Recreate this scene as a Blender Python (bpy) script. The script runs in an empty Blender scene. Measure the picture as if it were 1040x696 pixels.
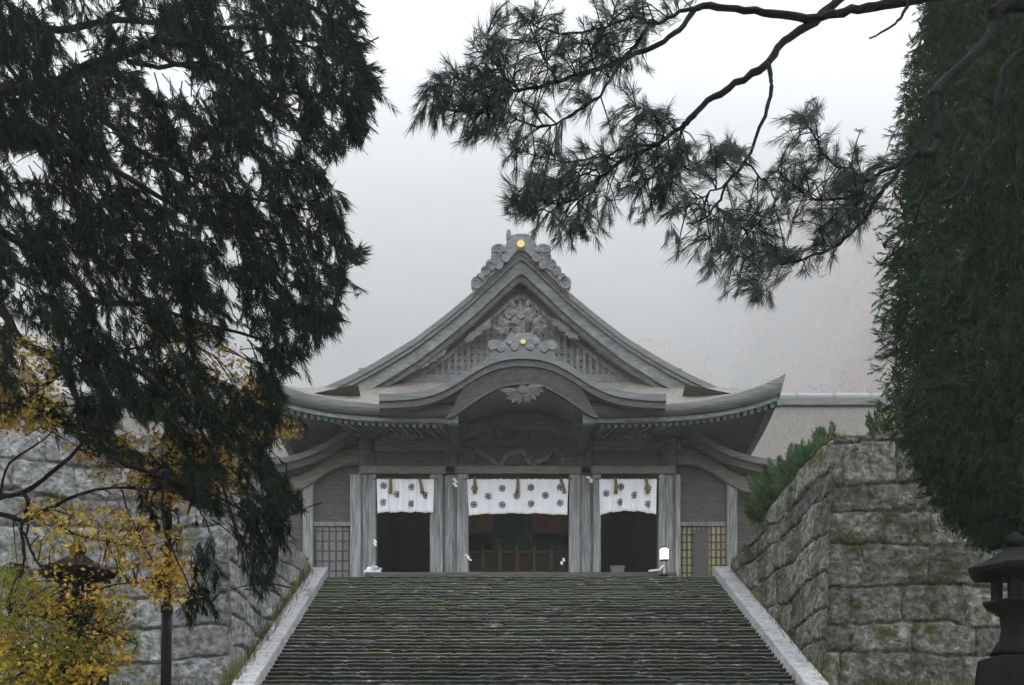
import bpy, bmesh, math, random
import numpy as np
from mathutils import Vector

random.seed(7)
RNG = np.random.default_rng(7)
C = bpy.context.scene
COL = C.collection
R = math.radians

# ------------------------------------------------------------------ camera, sky, sun, exposure
FPX, VX, VY, EYE = 1050.0, 507.0, 800.0, 1.6          # focal length and vanishing point in photo pixels
cam = bpy.data.cameras.new('camera')
cam_o = bpy.data.objects.new('camera', cam); COL.objects.link(cam_o)
cam_o.location = (0, 0, EYE); cam_o.rotation_euler = (R(90), 0, 0)
cam.sensor_width = 36.0; cam.lens = 36.0 * FPX / 1040.0
cam.shift_x = (520 - VX) / 1040.0; cam.shift_y = (VY - 348) / 1040.0
cam.clip_start = 0.05; cam.clip_end = 12000
C.camera = cam_o

world = bpy.data.worlds.new('World'); C.world = world
world.use_nodes = True
wn, wl = world.node_tree.nodes, world.node_tree.links
bg = wn['Background']
sky = wn.new('ShaderNodeTexSky'); sky.sky_type = 'NISHITA'; sky.sun_disc = False
SUN_EL, SUN_AZ = R(52), R(12)
sky.sun_elevation = SUN_EL; sky.sun_rotation = SUN_AZ
sky.dust_density = 4.0; sky.air_density = 1.0; sky.ozone_density = 1.0
hs = wn.new('ShaderNodeHueSaturation'); hs.inputs['Saturation'].default_value = 0.16
wl.new(sky.outputs[0], hs.inputs['Color']); wl.new(hs.outputs[0], bg.inputs['Color'])
bg.inputs['Strength'].default_value = 0.15

sun = bpy.data.lights.new('sun', 'SUN'); sun.energy = 0.5; sun.angle = R(45); sun.color = (1.0, 0.97, 0.93)
sun_o = bpy.data.objects.new('sun', sun); COL.objects.link(sun_o)
sd = Vector((math.sin(SUN_AZ) * math.cos(SUN_EL), math.cos(SUN_AZ) * math.cos(SUN_EL), math.sin(SUN_EL)))
sun_o.rotation_euler = sd.to_track_quat('Z', 'Y').to_euler()
sun_o.location = (0, -20, 60)

C.view_settings.view_transform = 'Standard'; C.view_settings.look = 'None'
C.view_settings.gamma = 1.0; C.view_settings.use_curve_mapping = False
C.view_settings.exposure = 3.15
cy = C.cycles
cy.use_denoising = True
cy.volume_bounces = 4; cy.max_bounces = 8; cy.diffuse_bounces = 3; cy.transparent_max_bounces = 8
HAZE_DENSITY = 0.00135

# ------------------------------------------------------------------ helpers
def W(x, y, Y):
    """photo pixel (1040x696) at depth Y -> world point"""
    return Vector(((x - VX) * Y / FPX, Y, EYE + (VY - y) * Y / FPX))

AX = 0.566                                             # the axis of stairs and hall

class MB:
    def __init__(s): s.v = []; s.f = []
    def add(s, vs, fs):
        n = len(s.v); s.v.extend([tuple(v) for v in vs]); s.f.extend([tuple(i + n for i in f) for f in fs]); return s
    def box(s, x0, x1, y0, y1, z0, z1):
        vs = [(x0,y0,z0),(x1,y0,z0),(x1,y1,z0),(x0,y1,z0),(x0,y0,z1),(x1,y0,z1),(x1,y1,z1),(x0,y1,z1)]
        return s.add(vs, [(3,2,1,0),(4,5,6,7),(0,1,5,4),(1,2,6,5),(2,3,7,6),(3,0,4,7)])
    def bar(s, a, b, w, h):
        a = Vector(a); b = Vector(b); d = (b - a).normalized()
        up = Vector((0,0,1)) if abs(d.z) < .95 else Vector((0,1,0))
        sx = d.cross(up).normalized() * w / 2; sz = sx.cross(d).normalized() * h / 2
        vs = [a-sx-sz, a+sx-sz, a+sx+sz, a-sx+sz, b-sx-sz, b+sx-sz, b+sx+sz, b-sx+sz]
        return s.add(vs, [(0,1,2,3),(7,6,5,4),(0,4,5,1),(1,5,6,2),(2,6,7,3),(3,7,4,0)])
    def tube(s, pts, rad, n=8):
        pts = [Vector(p) for p in pts]; m = len(pts)
        if not isinstance(rad, (list, tuple)): rad = [rad] * m
        base = len(s.v); ref = Vector((0.13, 0.31, 1)).normalized()
        for i, p in enumerate(pts):
            t = (pts[min(i+1, m-1)] - pts[max(i-1, 0)]).normalized()
            a = t.cross(ref)
            if a.length < .1: a = t.cross(Vector((1,0,0)))
            a.normalize(); b = t.cross(a)
            for k in range(n):
                q = 2 * math.pi * k / n
                s.v.append(tuple(p + (a * math.cos(q) + b * math.sin(q)) * rad[i]))
        for i in range(m - 1):
            for k in range(n):
                k2 = (k + 1) % n
                s.f.append((base+i*n+k, base+i*n+k2, base+(i+1)*n+k2, base+(i+1)*n+k))
        s.f.append(tuple(base + k for k in reversed(range(n)))); s.f.append(tuple(base + (m-1)*n + k for k in range(n)))
        return s
    def lathe(s, c, prof, n=16, rot=0.0):
        c = Vector(c); base = len(s.v)
        for r, z in prof:
            for k in range(n):
                q = 2 * math.pi * k / n + rot
                s.v.append((c.x + r * math.cos(q), c.y + r * math.sin(q), c.z + z))
        for i in range(len(prof) - 1):
            for k in range(n):
                k2 = (k+1) % n
                s.f.append((base+i*n+k, base+i*n+k2, base+(i+1)*n+k2, base+(i+1)*n+k))
        s.f.append(tuple(base + k for k in reversed(range(n)))); s.f.append(tuple(base + (len(prof)-1)*n + k for k in range(n)))
        return s
    def ribbon(s, top, bot, y0, y1):
        """a board in elevation: top and bottom polylines of (X, Z), running from y0 to y1"""
        n = len(top); vs = []
        for Y in (y0, y1):
            vs += [(x, Y, z) for x, z in top] + [(x, Y, z) for x, z in bot]
        fs = []
        a, b, c, d = 0, n, 2*n, 3*n
        for i in range(n - 1):
            fs += [(b+i, b+i+1, a+i+1, a+i), (c+i, c+i+1, d+i+1, d+i), (a+i, a+i+1, c+i+1, c+i), (d+i, d+i+1, b+i+1, b+i)]
        fs += [(a, c, d, b), (b+n-1, d+n-1, c+n-1, a+n-1)]
        return s.add(vs, fs)
    def disc(s, c, r, y0, y1, n=14, rz=None):
        """a disc facing -Y"""
        rz = rz or r; vs = []
        for Y in (y0, y1):
            vs += [(c[0] + r*math.cos(2*math.pi*k/n), Y, c[1] + rz*math.sin(2*math.pi*k/n)) for k in range(n)]
        fs = [tuple(range(n)), tuple(reversed(range(n, 2*n)))]
        fs += [((k+1) % n, k, n+k, n+(k+1) % n) for k in range(n)]
        return s.add(vs, fs)
    def poly(s, pts, y0, y1):
        n = len(pts)
        vs = [(x, y0, z) for x, z in pts] + [(x, y1, z) for x, z in pts]
        return s.add(vs, [tuple(range(n)), tuple(reversed(range(n, 2*n)))] + [((k+1) % n, k, n+k, n+(k+1) % n) for k in range(n)])
    def build(s, name, mat, parent=None, bevel=0, smooth=False, edge=None):
        me = bpy.data.meshes.new(name)
        me.from_pydata(s.v, [], s.f)
        bm = bmesh.new(); bm.from_mesh(me); bmesh.ops.recalc_face_normals(bm, faces=bm.faces); bm.to_mesh(me); bm.free()
        return link(name, me, mat, parent, bevel, smooth, edge)

def link(name, me, mat, parent=None, bevel=0, smooth=False, edge=None):
    o = bpy.data.objects.new(name, me); COL.objects.link(o)
    if mat: me.materials.append(mat)
    if edge:
        me.materials.append(edge)
        for p in me.polygons:
            if abs(p.normal.z) < .55: p.material_index = 1
    if smooth:
        me.polygons.foreach_set('use_smooth', [True] * len(me.polygons))
    if bevel:
        m = o.modifiers.new('bevel', 'BEVEL'); m.width = bevel; m.segments = 2; m.limit_method = 'ANGLE'
    if parent: adopt(o, parent)
    return o

def adopt(o, parent):
    o.parent = parent
    loc = parent.location.copy(); p = parent.parent
    while p: loc += p.location; p = p.parent
    o.location = o.location - loc

def tag(o, label, cat, group=None, kind=None):
    if label: o['label'] = label
    if cat: o['category'] = cat
    if group: o['group'] = group
    if kind: o['kind'] = kind
    return o

def thing(name, label, cat, loc=(0,0,0), group=None):
    o = bpy.data.objects.new(name, None); COL.objects.link(o); o.location = loc; o.empty_display_size = .2
    return tag(o, label, cat, group)

def np_mesh(name, V, F, mat, parent=None, smooth=False, col=None, edge=None):
    """V (n,3) array, F (m,k) array of equal-sized faces"""
    me = bpy.data.meshes.new(name)
    m, k = F.shape
    me.vertices.add(len(V)); me.vertices.foreach_set('co', np.asarray(V, np.float32).ravel())
    me.loops.add(m * k); me.loops.foreach_set('vertex_index', np.asarray(F, np.int32).ravel())
    me.polygons.add(m); me.polygons.foreach_set('loop_start', np.arange(0, m*k, k, dtype=np.int32))
    me.polygons.foreach_set('loop_total', np.full(m, k, np.int32))
    me.update(calc_edges=True); me.validate()
    if col is not None:
        at = me.attributes.new('tone', 'FLOAT', 'POINT'); at.data.foreach_set('value', np.asarray(col, np.float32))
    return link(name, me, mat, parent, 0, smooth, edge)

def vnoise(x, y, seed=0):
    """smooth 2-D value noise in [-1,1]"""
    g = np.random.default_rng(seed).uniform(-1, 1, (256, 256))
    xi = np.floor(x).astype(int); yi = np.floor(y).astype(int)
    fx = x - xi; fy = y - yi
    fx = fx*fx*(3-2*fx); fy = fy*fy*(3-2*fy)
    a = g[xi % 256, yi % 256]; b = g[(xi+1) % 256, yi % 256]; c = g[xi % 256, (yi+1) % 256]; d = g[(xi+1) % 256, (yi+1) % 256]
    return (a*(1-fx)+b*fx)*(1-fy) + (c*(1-fx)+d*fx)*fy
def fnoise(x, y, seed=0, octs=4):
    t = 0; amp = 1.0
    for o in range(octs):
        t = t + amp * vnoise(x * 2**o, y * 2**o, seed + o); amp *= .5
    return t / 1.9

def leaf(m, c, ang, L, w, y0, y1, n=10):
    """a pointed carved leaf or petal in elevation, with a raised middle"""
    ca, sa = math.cos(ang), math.sin(ang); vs = []; 
    def pt(t, s): return (c[0] + t*ca - s*sa, c[1] + t*sa + s*ca)
    L_ = []; R_ = []; Mid = []
    for k in range(n+1):
        q = k/n; ww = w*math.sin(math.pi*q**.7)**.8 * (1+.18*math.sin(q*19)) if 0 < k < n else .002
        bend = .12*L*math.sin(q*2.2)
        L_.append(pt(q*L, ww+bend)); R_.append(pt(q*L, -ww+bend)); Mid.append(pt(q*L, bend))
    vs = [(x, y0+.03, z) for x, z in L_] + [(x, y0, z) for x, z in Mid] + [(x, y0+.03, z) for x, z in R_] + [(x, y1, z) for x, z in L_] + [(x, y1, z) for x, z in R_]
    N = n+1; fs = []
    for k in range(n):
        fs += [(k, k+1, N+k+1, N+k), (N+k, N+k+1, 2*N+k+1, 2*N+k), (k+1, k, 3*N+k, 3*N+k+1), (2*N+k, 2*N+k+1, 4*N+k+1, 4*N+k)]
    m.add(vs, fs)
def scroll(m, c, r, y, hand=1, th=.03, a0=0, turns=1.4):
    n = 22; m.tube([(c[0] + hand*r*(1-.85*k/n)*math.cos(a0+2*math.pi*turns*k/n), y, c[1] + r*(1-.85*k/n)*math.sin(a0+2*math.pi*turns*k/n)) for k in range(n)], [th*(1-.4*k/n) for k in range(n)], 6)
def interp(pts, x):
    xs = [p[0] for p in pts]; ys = [p[1] for p in pts]
    return np.interp(x, xs, ys)

# ------------------------------------------------------------------ materials
def nmat(name, stops, scale=4.0, stretch=(1,1,1), rough=.8, bump=.25, bscale=None, detail=8, spec=.14, second=None, attr=None, trans=0, dist=0.02, spots=None):
    """stops: [(pos, rgb)...] along a noise; second = (rgb, scale, lo, hi) blends another colour by a larger noise"""
    m = bpy.data.materials.new(name); m.use_nodes = True
    nt = m.node_tree; n, l = nt.nodes, nt.links
    p = n['Principled BSDF']; p.inputs['Roughness'].default_value = rough
    p.inputs['Specular IOR Level'].default_value = spec
    tc = n.new('ShaderNodeTexCoord'); mp = n.new('ShaderNodeMapping'); mp.inputs['Scale'].default_value = stretch
    l.new(tc.outputs['Object'], mp.inputs['Vector'])
    nz = n.new('ShaderNodeTexNoise'); nz.inputs['Scale'].default_value = scale; nz.inputs['Detail'].default_value = detail
    nz.inputs['Roughness'].default_value = .62
    l.new(mp.outputs[0], nz.inputs['Vector'])
    cr = n.new('ShaderNodeValToRGB'); l.new(nz.outputs['Fac'], cr.inputs['Fac'])
    els = cr.color_ramp.elements
    while len(els) < len(stops): els.new(.5)
    for e, (pos, c) in zip(els, stops): e.position = pos; e.color = (*c, 1)
    out = cr.outputs['Color']
    if second:
        rgb, sc, lo, hi = second
        n2 = n.new('ShaderNodeTexNoise'); n2.inputs['Scale'].default_value = sc; n2.inputs['Detail'].default_value = 7
        n2.inputs['Roughness'].default_value = .65
        l.new(tc.outputs['Object'], n2.inputs['Vector'])
        mr = n.new('ShaderNodeMapRange'); mr.inputs['From Min'].default_value = lo; mr.inputs['From Max'].default_value = hi
        l.new(n2.outputs['Fac'], mr.inputs['Value'])
        mx = n.new('ShaderNodeMix'); mx.data_type = 'RGBA'
        l.new(mr.outputs[0], mx.inputs[0]); l.new(out, mx.inputs[6]); mx.inputs[7].default_value = (*rgb, 1)
        out = mx.outputs[2]
    if spots:
        rgb, sc, lo, hi = spots
        n3 = n.new('ShaderNodeTexNoise'); n3.inputs['Scale'].default_value = sc; n3.inputs['Detail'].default_value = 4; n3.inputs['Distortion'].default_value = .6
        l.new(tc.outputs['Object'], n3.inputs['Vector'])
        m3 = n.new('ShaderNodeMapRange'); m3.inputs['From Min'].default_value = lo; m3.inputs['From Max'].default_value = hi
        l.new(n3.outputs['Fac'], m3.inputs['Value'])
        x3 = n.new('ShaderNodeMix'); x3.data_type = 'RGBA'
        l.new(m3.outputs[0], x3.inputs[0]); l.new(out, x3.inputs[6]); x3.inputs[7].default_value = (*rgb, 1); out = x3.outputs[2]
    if attr:
        at = n.new('ShaderNodeAttribute'); at.attribute_name = 'tone'
        mr2 = n.new('ShaderNodeMapRange'); mr2.inputs['To Min'].default_value = attr[0]; mr2.inputs['To Max'].default_value = attr[1]
        l.new(at.outputs['Fac'], mr2.inputs['Value'])
        vm = n.new('ShaderNodeVectorMath'); vm.operation = 'SCALE'
        l.new(out, vm.inputs[0]); l.new(mr2.outputs[0], vm.inputs['Scale']); out = vm.outputs[0]
    l.new(out, p.inputs['Base Color'])
    if bump:
        bn = n.new('ShaderNodeTexNoise'); bn.inputs['Scale'].default_value = bscale or scale * 2; bn.inputs['Detail'].default_value = 8
        l.new(mp.outputs[0], bn.inputs['Vector'])
        bp = n.new('ShaderNodeBump'); bp.inputs['Strength'].default_value = bump; bp.inputs['Distance'].default_value = dist
        l.new(bn.outputs['Fac'], bp.inputs['Height']); l.new(bp.outputs[0], p.inputs['Normal'])
    if trans:
        tr = n.new('ShaderNodeBsdfTranslucent'); l.new(out, tr.inputs['Color'])
        ms = n.new('ShaderNodeMixShader'); ms.inputs[0].default_value = trans
        l.new(p.outputs[0], ms.inputs[1]); l.new(tr.outputs[0], ms.inputs[2]); l.new(ms.outputs[0], n['Material Output'].inputs['Surface'])
    return m

def g(v, t=(1,1,1)): return (v*t[0], v*t[1], v*t[2])
COOL = (.99, 1.0, 1.01); WARM = (1.08, 1.0, .9); OLIVE = (1.02, 1.02, .9)
M = {}
M['wood'] = nmat('weathered_wood', [(.3, g(0.0855,WARM)), (.48, g(0.209,COOL)), (.7, g(0.456,COOL))], 5, (9,9,.35), .85, .5)
M['wood_pale'] = nmat('silvered_wood', [(.3, g(0.095,WARM)), (.48, g(0.228,COOL)), (.7, g(0.513,COOL))], 5, (11,11,.3), .85, .45)
M['wood_beam'] = nmat('weathered_beam_wood', [(.3, g(0.09,WARM)), (.5, g(0.165,WARM)), (.75, g(0.27,WARM))], 5, (.5,6,7), .85, .35)
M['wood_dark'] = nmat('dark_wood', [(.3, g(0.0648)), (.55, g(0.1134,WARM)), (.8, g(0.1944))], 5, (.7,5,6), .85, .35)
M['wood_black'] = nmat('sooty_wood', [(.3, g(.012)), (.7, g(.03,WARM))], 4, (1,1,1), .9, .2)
M['barge_dark'] = nmat('dark_grey_bargeboard_wood', [(.3, g(0.0624)), (.5, g(0.1014)), (.75, g(0.1716))], 4, (1.2,3,3), .85, .35)
M['barge'] = nmat('grey_bargeboard_wood', [(.3, g(0.1104,COOL)), (.5, g(0.184,COOL)), (.75, g(0.2944,COOL))], 4, (1.2,3,3), .85, .35)
M['lattice'] = nmat('grey_lattice_wood', [(.3, g(.14)), (.55, g(.2)), (.8, g(.28))], 7, (1,1,1), .85, .3)
M['dark_board'] = nmat('dark_porch_board', [(.3, g(.035,WARM)), (.5, g(.06)), (.75, g(.10))], 5, (1.2,3,3), .85, .35)  # porch board in a darker tone than the other bargeboards
M['carving'] = nmat('silver_carved_wood', [(.3, g(0.1123)), (.55, g(0.1797)), (.8, g(0.2808))], 7, (1,1,1), .85, .5)
M['dragon'] = nmat('dragon_wood', [(.3, g(0.0882,WARM)), (.55, g(0.1638,WARM)), (.8, g(0.2772))], 9, (1,1,1), .85, .5)
M['carving_dark'] = nmat('dark_carved_wood', [(.3, g(.05)), (.55, g(.09)), (.8, g(.16))], 9, (1,1,1), .85, .5)
M['shingle'] = nmat('cypress_bark_shingle', [(.25, g(0.1215,WARM)), (.5, g(0.2025,WARM)), (.75, g(0.3105))], 3, (3,1,9), .9, .6, second=((.15,.155,.105), 1.3, .52, .7))
M['shingle_edge'] = nmat('shingle_edge', [(.3, g(0.09)), (.48, g(0.165,COOL)), (.7, g(0.27))], 3, (.5,2,22), .9, .6)
M['corridor_roof'] = nmat('pale_shingle_roof', [(.25, g(0.09,WARM)), (.5, g(0.135,WARM)), (.75, g(0.18,WARM))], 3, (6,1,1), .9, .4)
M['copper'] = nmat('green_copper', [(.3, (.13,.19,.175)), (.7, (.24,.32,.30))], 9, (1,1,1), .6, .1)
M['gold'] = nmat('gilding', [(.3, (0.775, 0.475, 0.0875)), (.7, (0.85, 0.625, 0.1625))], 6, (1,1,1), .3, .05, spec=.8)
M['cloth'] = nmat('white_cloth', [(.3, (.86,.87,.90)), (.7, (.90,.91,.93))], 3, (1,1,1), .9, .15)
M['crest'] = nmat('navy_print', [(.3, (.05,.07,.13)), (.7, (.09,.11,.18))], 8, (1,1,1), .9, 0)
M['cord'] = nmat('brown_cord', [(.3, (.16,.11,.05)), (.7, (.28,.2,.1))], 30, (1,1,1), .9, .3)
M['paper'] = nmat('white_paper', [(.3, (.82,.82,.84)), (.7, (.88,.88,.9))], 4, (1,1,1), .8, .05)
M['shoji'] = nmat('lit_yellow_paper', [(.3, (.42,.36,.18)), (.7, (.60,.53,.3))], 2, (1,1,1), .9, .05)  # yellow of the room light behind is put into the paper colour
M['plank'] = nmat('grey_plank', [(.3, g(0.168)), (.5, g(0.238)), (.75, g(0.336))], 5, (8,8,.5), .85, .3)
M['green_cloth'] = nmat('green_cloth', [(.3, (0.045, 0.21, 0.135)), (.7, (0.09, 0.33, 0.21))], 3, (1,1,1), .9, .1)
M['brown_cloth'] = nmat('russet_cloth', [(.3, (0.52, 0.234, 0.117)), (.7, (0.728, 0.338, 0.182))], 3, (1,1,1), .9, .1)
M['rail'] = nmat('oiled_wood', [(.3, (.05,.034,.016)), (.7, (.12,.085,.038))], 6, (1,1,1), .6, .1)
M['rail_dark'] = nmat('dark_oiled_wood', [(.3, (.018,.013,.007)), (.7, (.04,.027,.014))], 6, (1,1,1), .6, .1)
M['iron'] = nmat('black_iron', [(.3, g(0.0048)), (.7, g(0.0084))], 8, (1,1,1), .55, .1)
M['metal'] = nmat('grey_metal', [(.3, g(.5,COOL)), (.7, g(.6,COOL))], 8, (1,1,1), .35, .05, spec=.6)
M['ridge_metal'] = nmat('dull_ridge_metal', [(.3, g(.2,COOL)), (.7, g(.28,COOL))], 8, (1,1,1), .4, .05, spec=.5)
M['ridge_tile'] = nmat('ridge_cover', [(.3, g(.16,COOL)), (.7, g(.24,COOL))], 5, (1,1,1), .5, .15)
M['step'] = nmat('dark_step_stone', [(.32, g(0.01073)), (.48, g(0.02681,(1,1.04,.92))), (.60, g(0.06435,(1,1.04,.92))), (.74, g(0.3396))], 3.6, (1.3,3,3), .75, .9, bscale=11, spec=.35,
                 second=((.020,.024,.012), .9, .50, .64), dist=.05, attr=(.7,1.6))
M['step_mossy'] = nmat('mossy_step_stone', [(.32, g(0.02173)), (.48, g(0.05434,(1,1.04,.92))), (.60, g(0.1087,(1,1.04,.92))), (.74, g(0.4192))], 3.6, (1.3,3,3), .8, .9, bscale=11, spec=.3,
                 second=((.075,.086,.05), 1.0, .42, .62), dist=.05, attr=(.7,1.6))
M['kerb'] = nmat('pale_granite', [(.3, g(0.275)), (.5, g(0.4125,(1,.99,1.02))), (.75, g(0.55,(1,.99,1.02)))], 7, (1,1,1), .8, .6, second=((.15,.155,.12), 1.6, .54, .72))
M['stone_r'] = nmat('mossy_wall_stone', [(.32, g(0.038,WARM)), (.46, g(0.10,OLIVE)), (.58, g(0.175,OLIVE)), (.72, g(0.34,OLIVE))], 7, (1,1,1), .9, 1.0, bscale=12, attr=(.6,1.35), detail=12, spec=.2,
                    second=((.052,.058,.02), 1.9, .49, .63), dist=.09, spots=((.30,.30,.25), 5.5, .66, .72))
M['stone_l'] = nmat('pale_wall_stone', [(.32, g(0.081)), (.46, g(0.189)), (.58, g(0.297)), (.72, g(0.432))], 7, (1,1,1), .9, 1.0, bscale=12, attr=(.65,1.3), detail=12,
                    second=((.07,.085,.025), 1.0, .54, .66), dist=.09, spots=((.36,.36,.32), 5.0, .66, .72))
M['lantern'] = nmat('dark_lichen_stone', [(.3, g(0.00336)), (.55, g(0.00588)), (.8, g(0.0126))], 7, (1,1,1), .9, .7, second=((.010,.012,.006), 2.0, .5, .65))
M['ground'] = nmat('mossy_soil', [(.3, (.035,.04,.018)), (.5, (.06,.065,.028)), (.75, (.10,.085,.045))], 1.5, (1,1,1), .95, .6)
M['paving'] = nmat('terrace_stone', [(.3, g(0.21)), (.7, g(0.375))], 2, (1,1,1), .85, .4)
M['hill'] = nmat('hill_soil', [(.3, (.024,.03,.025)), (.7, (.034,.038,.03))], .05, (1,1,1), .95, 0)
M['autumn_slope'] = nmat('leaf_covered_slope', [(.34, (.05,.05,.032)), (.48, (.15,.065,.045)), (.6, (.17,.08,.05)), (.7, (.14,.11,.04))], .05, (1,1,1), .95, 0)
def russet_slope(m):
    """leaf-covered ground on the near right-hand slope, thinning out to either side"""
    nt = m.node_tree; n, l = nt.nodes, nt.links; p = n['Principled BSDF']
    old = p.inputs['Base Color'].links[0].from_socket
    tc = n.new('ShaderNodeTexCoord'); sp = n.new('ShaderNodeSeparateXYZ'); l.new(tc.outputs['Object'], sp.inputs[0])
    nz = n.new('ShaderNodeTexNoise'); nz.inputs['Scale'].default_value = .016; nz.inputs['Detail'].default_value = 8; l.new(tc.outputs['Object'], nz.inputs['Vector'])
    def rng(src, a, b):
        mr = n.new('ShaderNodeMapRange'); mr.interpolation_type = 'SMOOTHSTEP'; mr.inputs['From Min'].default_value = a; mr.inputs['From Max'].default_value = b
        l.new(src, mr.inputs['Value']); return mr.outputs[0]
    def mul(a, b):
        x = n.new('ShaderNodeMath'); x.operation = 'MULTIPLY'; l.new(a, x.inputs[0]); l.new(b, x.inputs[1]); return x.outputs[0]
    f = mul(mul(rng(sp.outputs['X'], 5, 115), rng(sp.outputs['Y'], 600, 250)), rng(nz.outputs['Fac'], .30, .52))
    cr = n.new('ShaderNodeValToRGB'); n2 = n.new('ShaderNodeTexNoise'); n2.inputs['Scale'].default_value = .06; n2.inputs['Detail'].default_value = 8
    l.new(tc.outputs['Object'], n2.inputs['Vector']); l.new(n2.outputs['Fac'], cr.inputs['Fac'])
    cr.color_ramp.elements[0].position = .38; cr.color_ramp.elements[0].color = (.085, .042, .03, 1)
    cr.color_ramp.elements[1].position = .66; cr.color_ramp.elements[1].color = (.17, .075, .04, 1)
    mx = n.new('ShaderNodeMix'); mx.data_type = 'RGBA'; l.new(f, mx.inputs[0]); l.new(old, mx.inputs[6]); l.new(cr.outputs[0], mx.inputs[7]); l.new(mx.outputs[2], p.inputs['Base Color'])
russet_slope(M['hill'])
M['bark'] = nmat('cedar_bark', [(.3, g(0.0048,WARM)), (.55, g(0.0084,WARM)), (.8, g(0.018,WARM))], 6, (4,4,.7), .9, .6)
M['bark_pine'] = nmat('pine_bark', [(.3, g(0.0048,COOL)), (.55, g(0.0088,COOL)), (.8, g(0.024,COOL))], 12, (1,1,1), .85, .8, spec=.12)
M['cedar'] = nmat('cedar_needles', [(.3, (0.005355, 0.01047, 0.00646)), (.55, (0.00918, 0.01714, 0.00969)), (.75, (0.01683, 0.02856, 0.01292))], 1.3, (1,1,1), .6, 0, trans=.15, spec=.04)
M['pine'] = nmat('pine_needles', [(.3, (0.03613, 0.05268, 0.04931)), (.55, (0.06021, 0.08078, 0.07089)), (.75, (0.1004, 0.1195, 0.08935))], 1.6, (1,1,1), .6, 0, trans=.15, spec=.04)
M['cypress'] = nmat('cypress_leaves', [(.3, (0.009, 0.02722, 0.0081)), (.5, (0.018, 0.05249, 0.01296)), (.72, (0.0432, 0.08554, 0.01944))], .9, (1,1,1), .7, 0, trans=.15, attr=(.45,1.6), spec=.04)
M['maple'] = nmat('maple_leaves', [(.3, (0.2565, 0.1283, 0.02565)), (.44, (0.5643, 0.3335, 0.04617)), (.58, (0.513, 0.3976, 0.06669)), (.72, (0.2309, 0.2437, 0.05643))], .9, (1,1,1), .7, 0, trans=.5, attr=(.35,1.4), spec=.04)
M['maple_green'] = nmat('turning_maple_leaves', [(.3, (0.0741, 0.1112, 0.0247)), (.5, (0.1852, 0.1976, 0.03458)), (.7, (0.4199, 0.2964, 0.0494))], 1.2, (1,1,1), .7, 0, trans=.5, attr=(.6,1.25), spec=.04)
M['juniper'] = nmat('juniper_leaves', [(.3, (0.027, 0.063, 0.021)), (.5, (0.054, 0.12, 0.036)), (.72, (0.1125, 0.195, 0.057))], 1.6, (1,1,1), .7, 0, trans=.15, attr=(.55,1.4), spec=.04)
M['grass'] = nmat('mixed_grass', [(.3, (0.056, 0.072, 0.0192)), (.5, (0.128, 0.136, 0.04)), (.7, (0.256, 0.224, 0.112))], 1.2, (1,1,1), .8, 0, trans=.3, attr=(.5,1.5), spec=.04)
M['dry_grass'] = nmat('russet_grass', [(.3, (0.105, 0.075, 0.0375)), (.5, (0.165, 0.1275, 0.06)), (.7, (0.12, 0.135, 0.045))], 1.4, (1,1,1), .8, 0, trans=.3, attr=(.5,1.5), spec=.04)
M['far_wood'] = nmat('autumn_woodland_leaves', [(.32, (0.0528, 0.0456, 0.0228)), (.42, (0.1144, 0.0456, 0.0266)), (.56, (0.1848, 0.0532, 0.0342)), (.64, (0.264, 0.152, 0.0304)), (.72, (0.0616, 0.057, 0.0304))], .03, (1,1,1), .95, 0, attr=(.6,1.4), spec=.04)
M['far_conifer'] = nmat('conifer_woodland', [(.35, (.02,.03,.025)), (.6, (.035,.045,.035))], .03, (1,1,1), .95, 0, attr=(.7,1.2), spec=.04)
M['glint_pale'] = nmat('painted_glint', [(.3, (.34,.33,.28)), (.7, (.5,.48,.44))], 8, (1,1,1), .6, 0)  # pale colour painting the light caught on the step edges
M['glint_alias'] = M['glint_pale']

def emit_mat(name, rgb, s):
    m = bpy.data.materials.new(name); m.use_nodes = True
    p = m.node_tree.nodes['Principled BSDF']; p.inputs['Base Color'].default_value = (*rgb, 1)
    p.inputs['Emission Color'].default_value = (*rgb, 1); p.inputs['Emission Strength'].default_value = s
    return m
M['lamp'] = emit_mat('lit_lamp_glass', (.95, .93, .9), .8)

# ------------------------------------------------------------------ terrain
def smooth(a, b, x):
    t = np.clip((x - a) / (b - a), 0, 1); return t*t*(3-2*t)
STEP_R, STEP_T, Y_TOP, Z_TOP = 0.102, 0.2148, 27.0, 7.13
SLOPE = STEP_R / STEP_T
def stair_z(Y): return Z_TOP + (Y - Y_TOP) * SLOPE

def ground_z(X, Y):
    u = np.abs(X - AX)
    bank = 2.45 * smooth(-2, 10, Y) + np.clip((Y - 10) / 9.5, 0, 1) * 1.02
    bank = bank * smooth(5.6, 6.3, u) * (1 - smooth(40, 60, u))
    terr = 7.09 + 1.1 * (1 - smooth(20, 27, Y)) * smooth(6.0, 6.6, u)
    terr = terr * (1 - smooth(60, 140, u))
    on_terr = np.where(u < 6.0, Y > 27.3, Y > 20.6)
    z = np.where(on_terr, terr, bank)
    z = z * np.where(Y > 60, 1 - .6*smooth(60, 120, Y), 1)
    return z + .04 * fnoise(X*.8, Y*.8, 3)
xs = np.unique(np.concatenate([np.linspace(-2000, -40, 30), np.linspace(-40, 40, 201), np.linspace(40, 2200, 30)]))
ys = np.unique(np.concatenate([np.linspace(-500, -10, 14), np.linspace(-10, 45, 139), np.linspace(45, 2600, 60)]))
GX, GY = np.meshgrid(xs, ys)
def grid_faces(ny, nx):
    i = np.arange(ny-1)[:, None] * nx + np.arange(nx-1)[None]
    return np.stack([i, i+1, i+nx+1, i+nx], -1).reshape(-1, 4)
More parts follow.
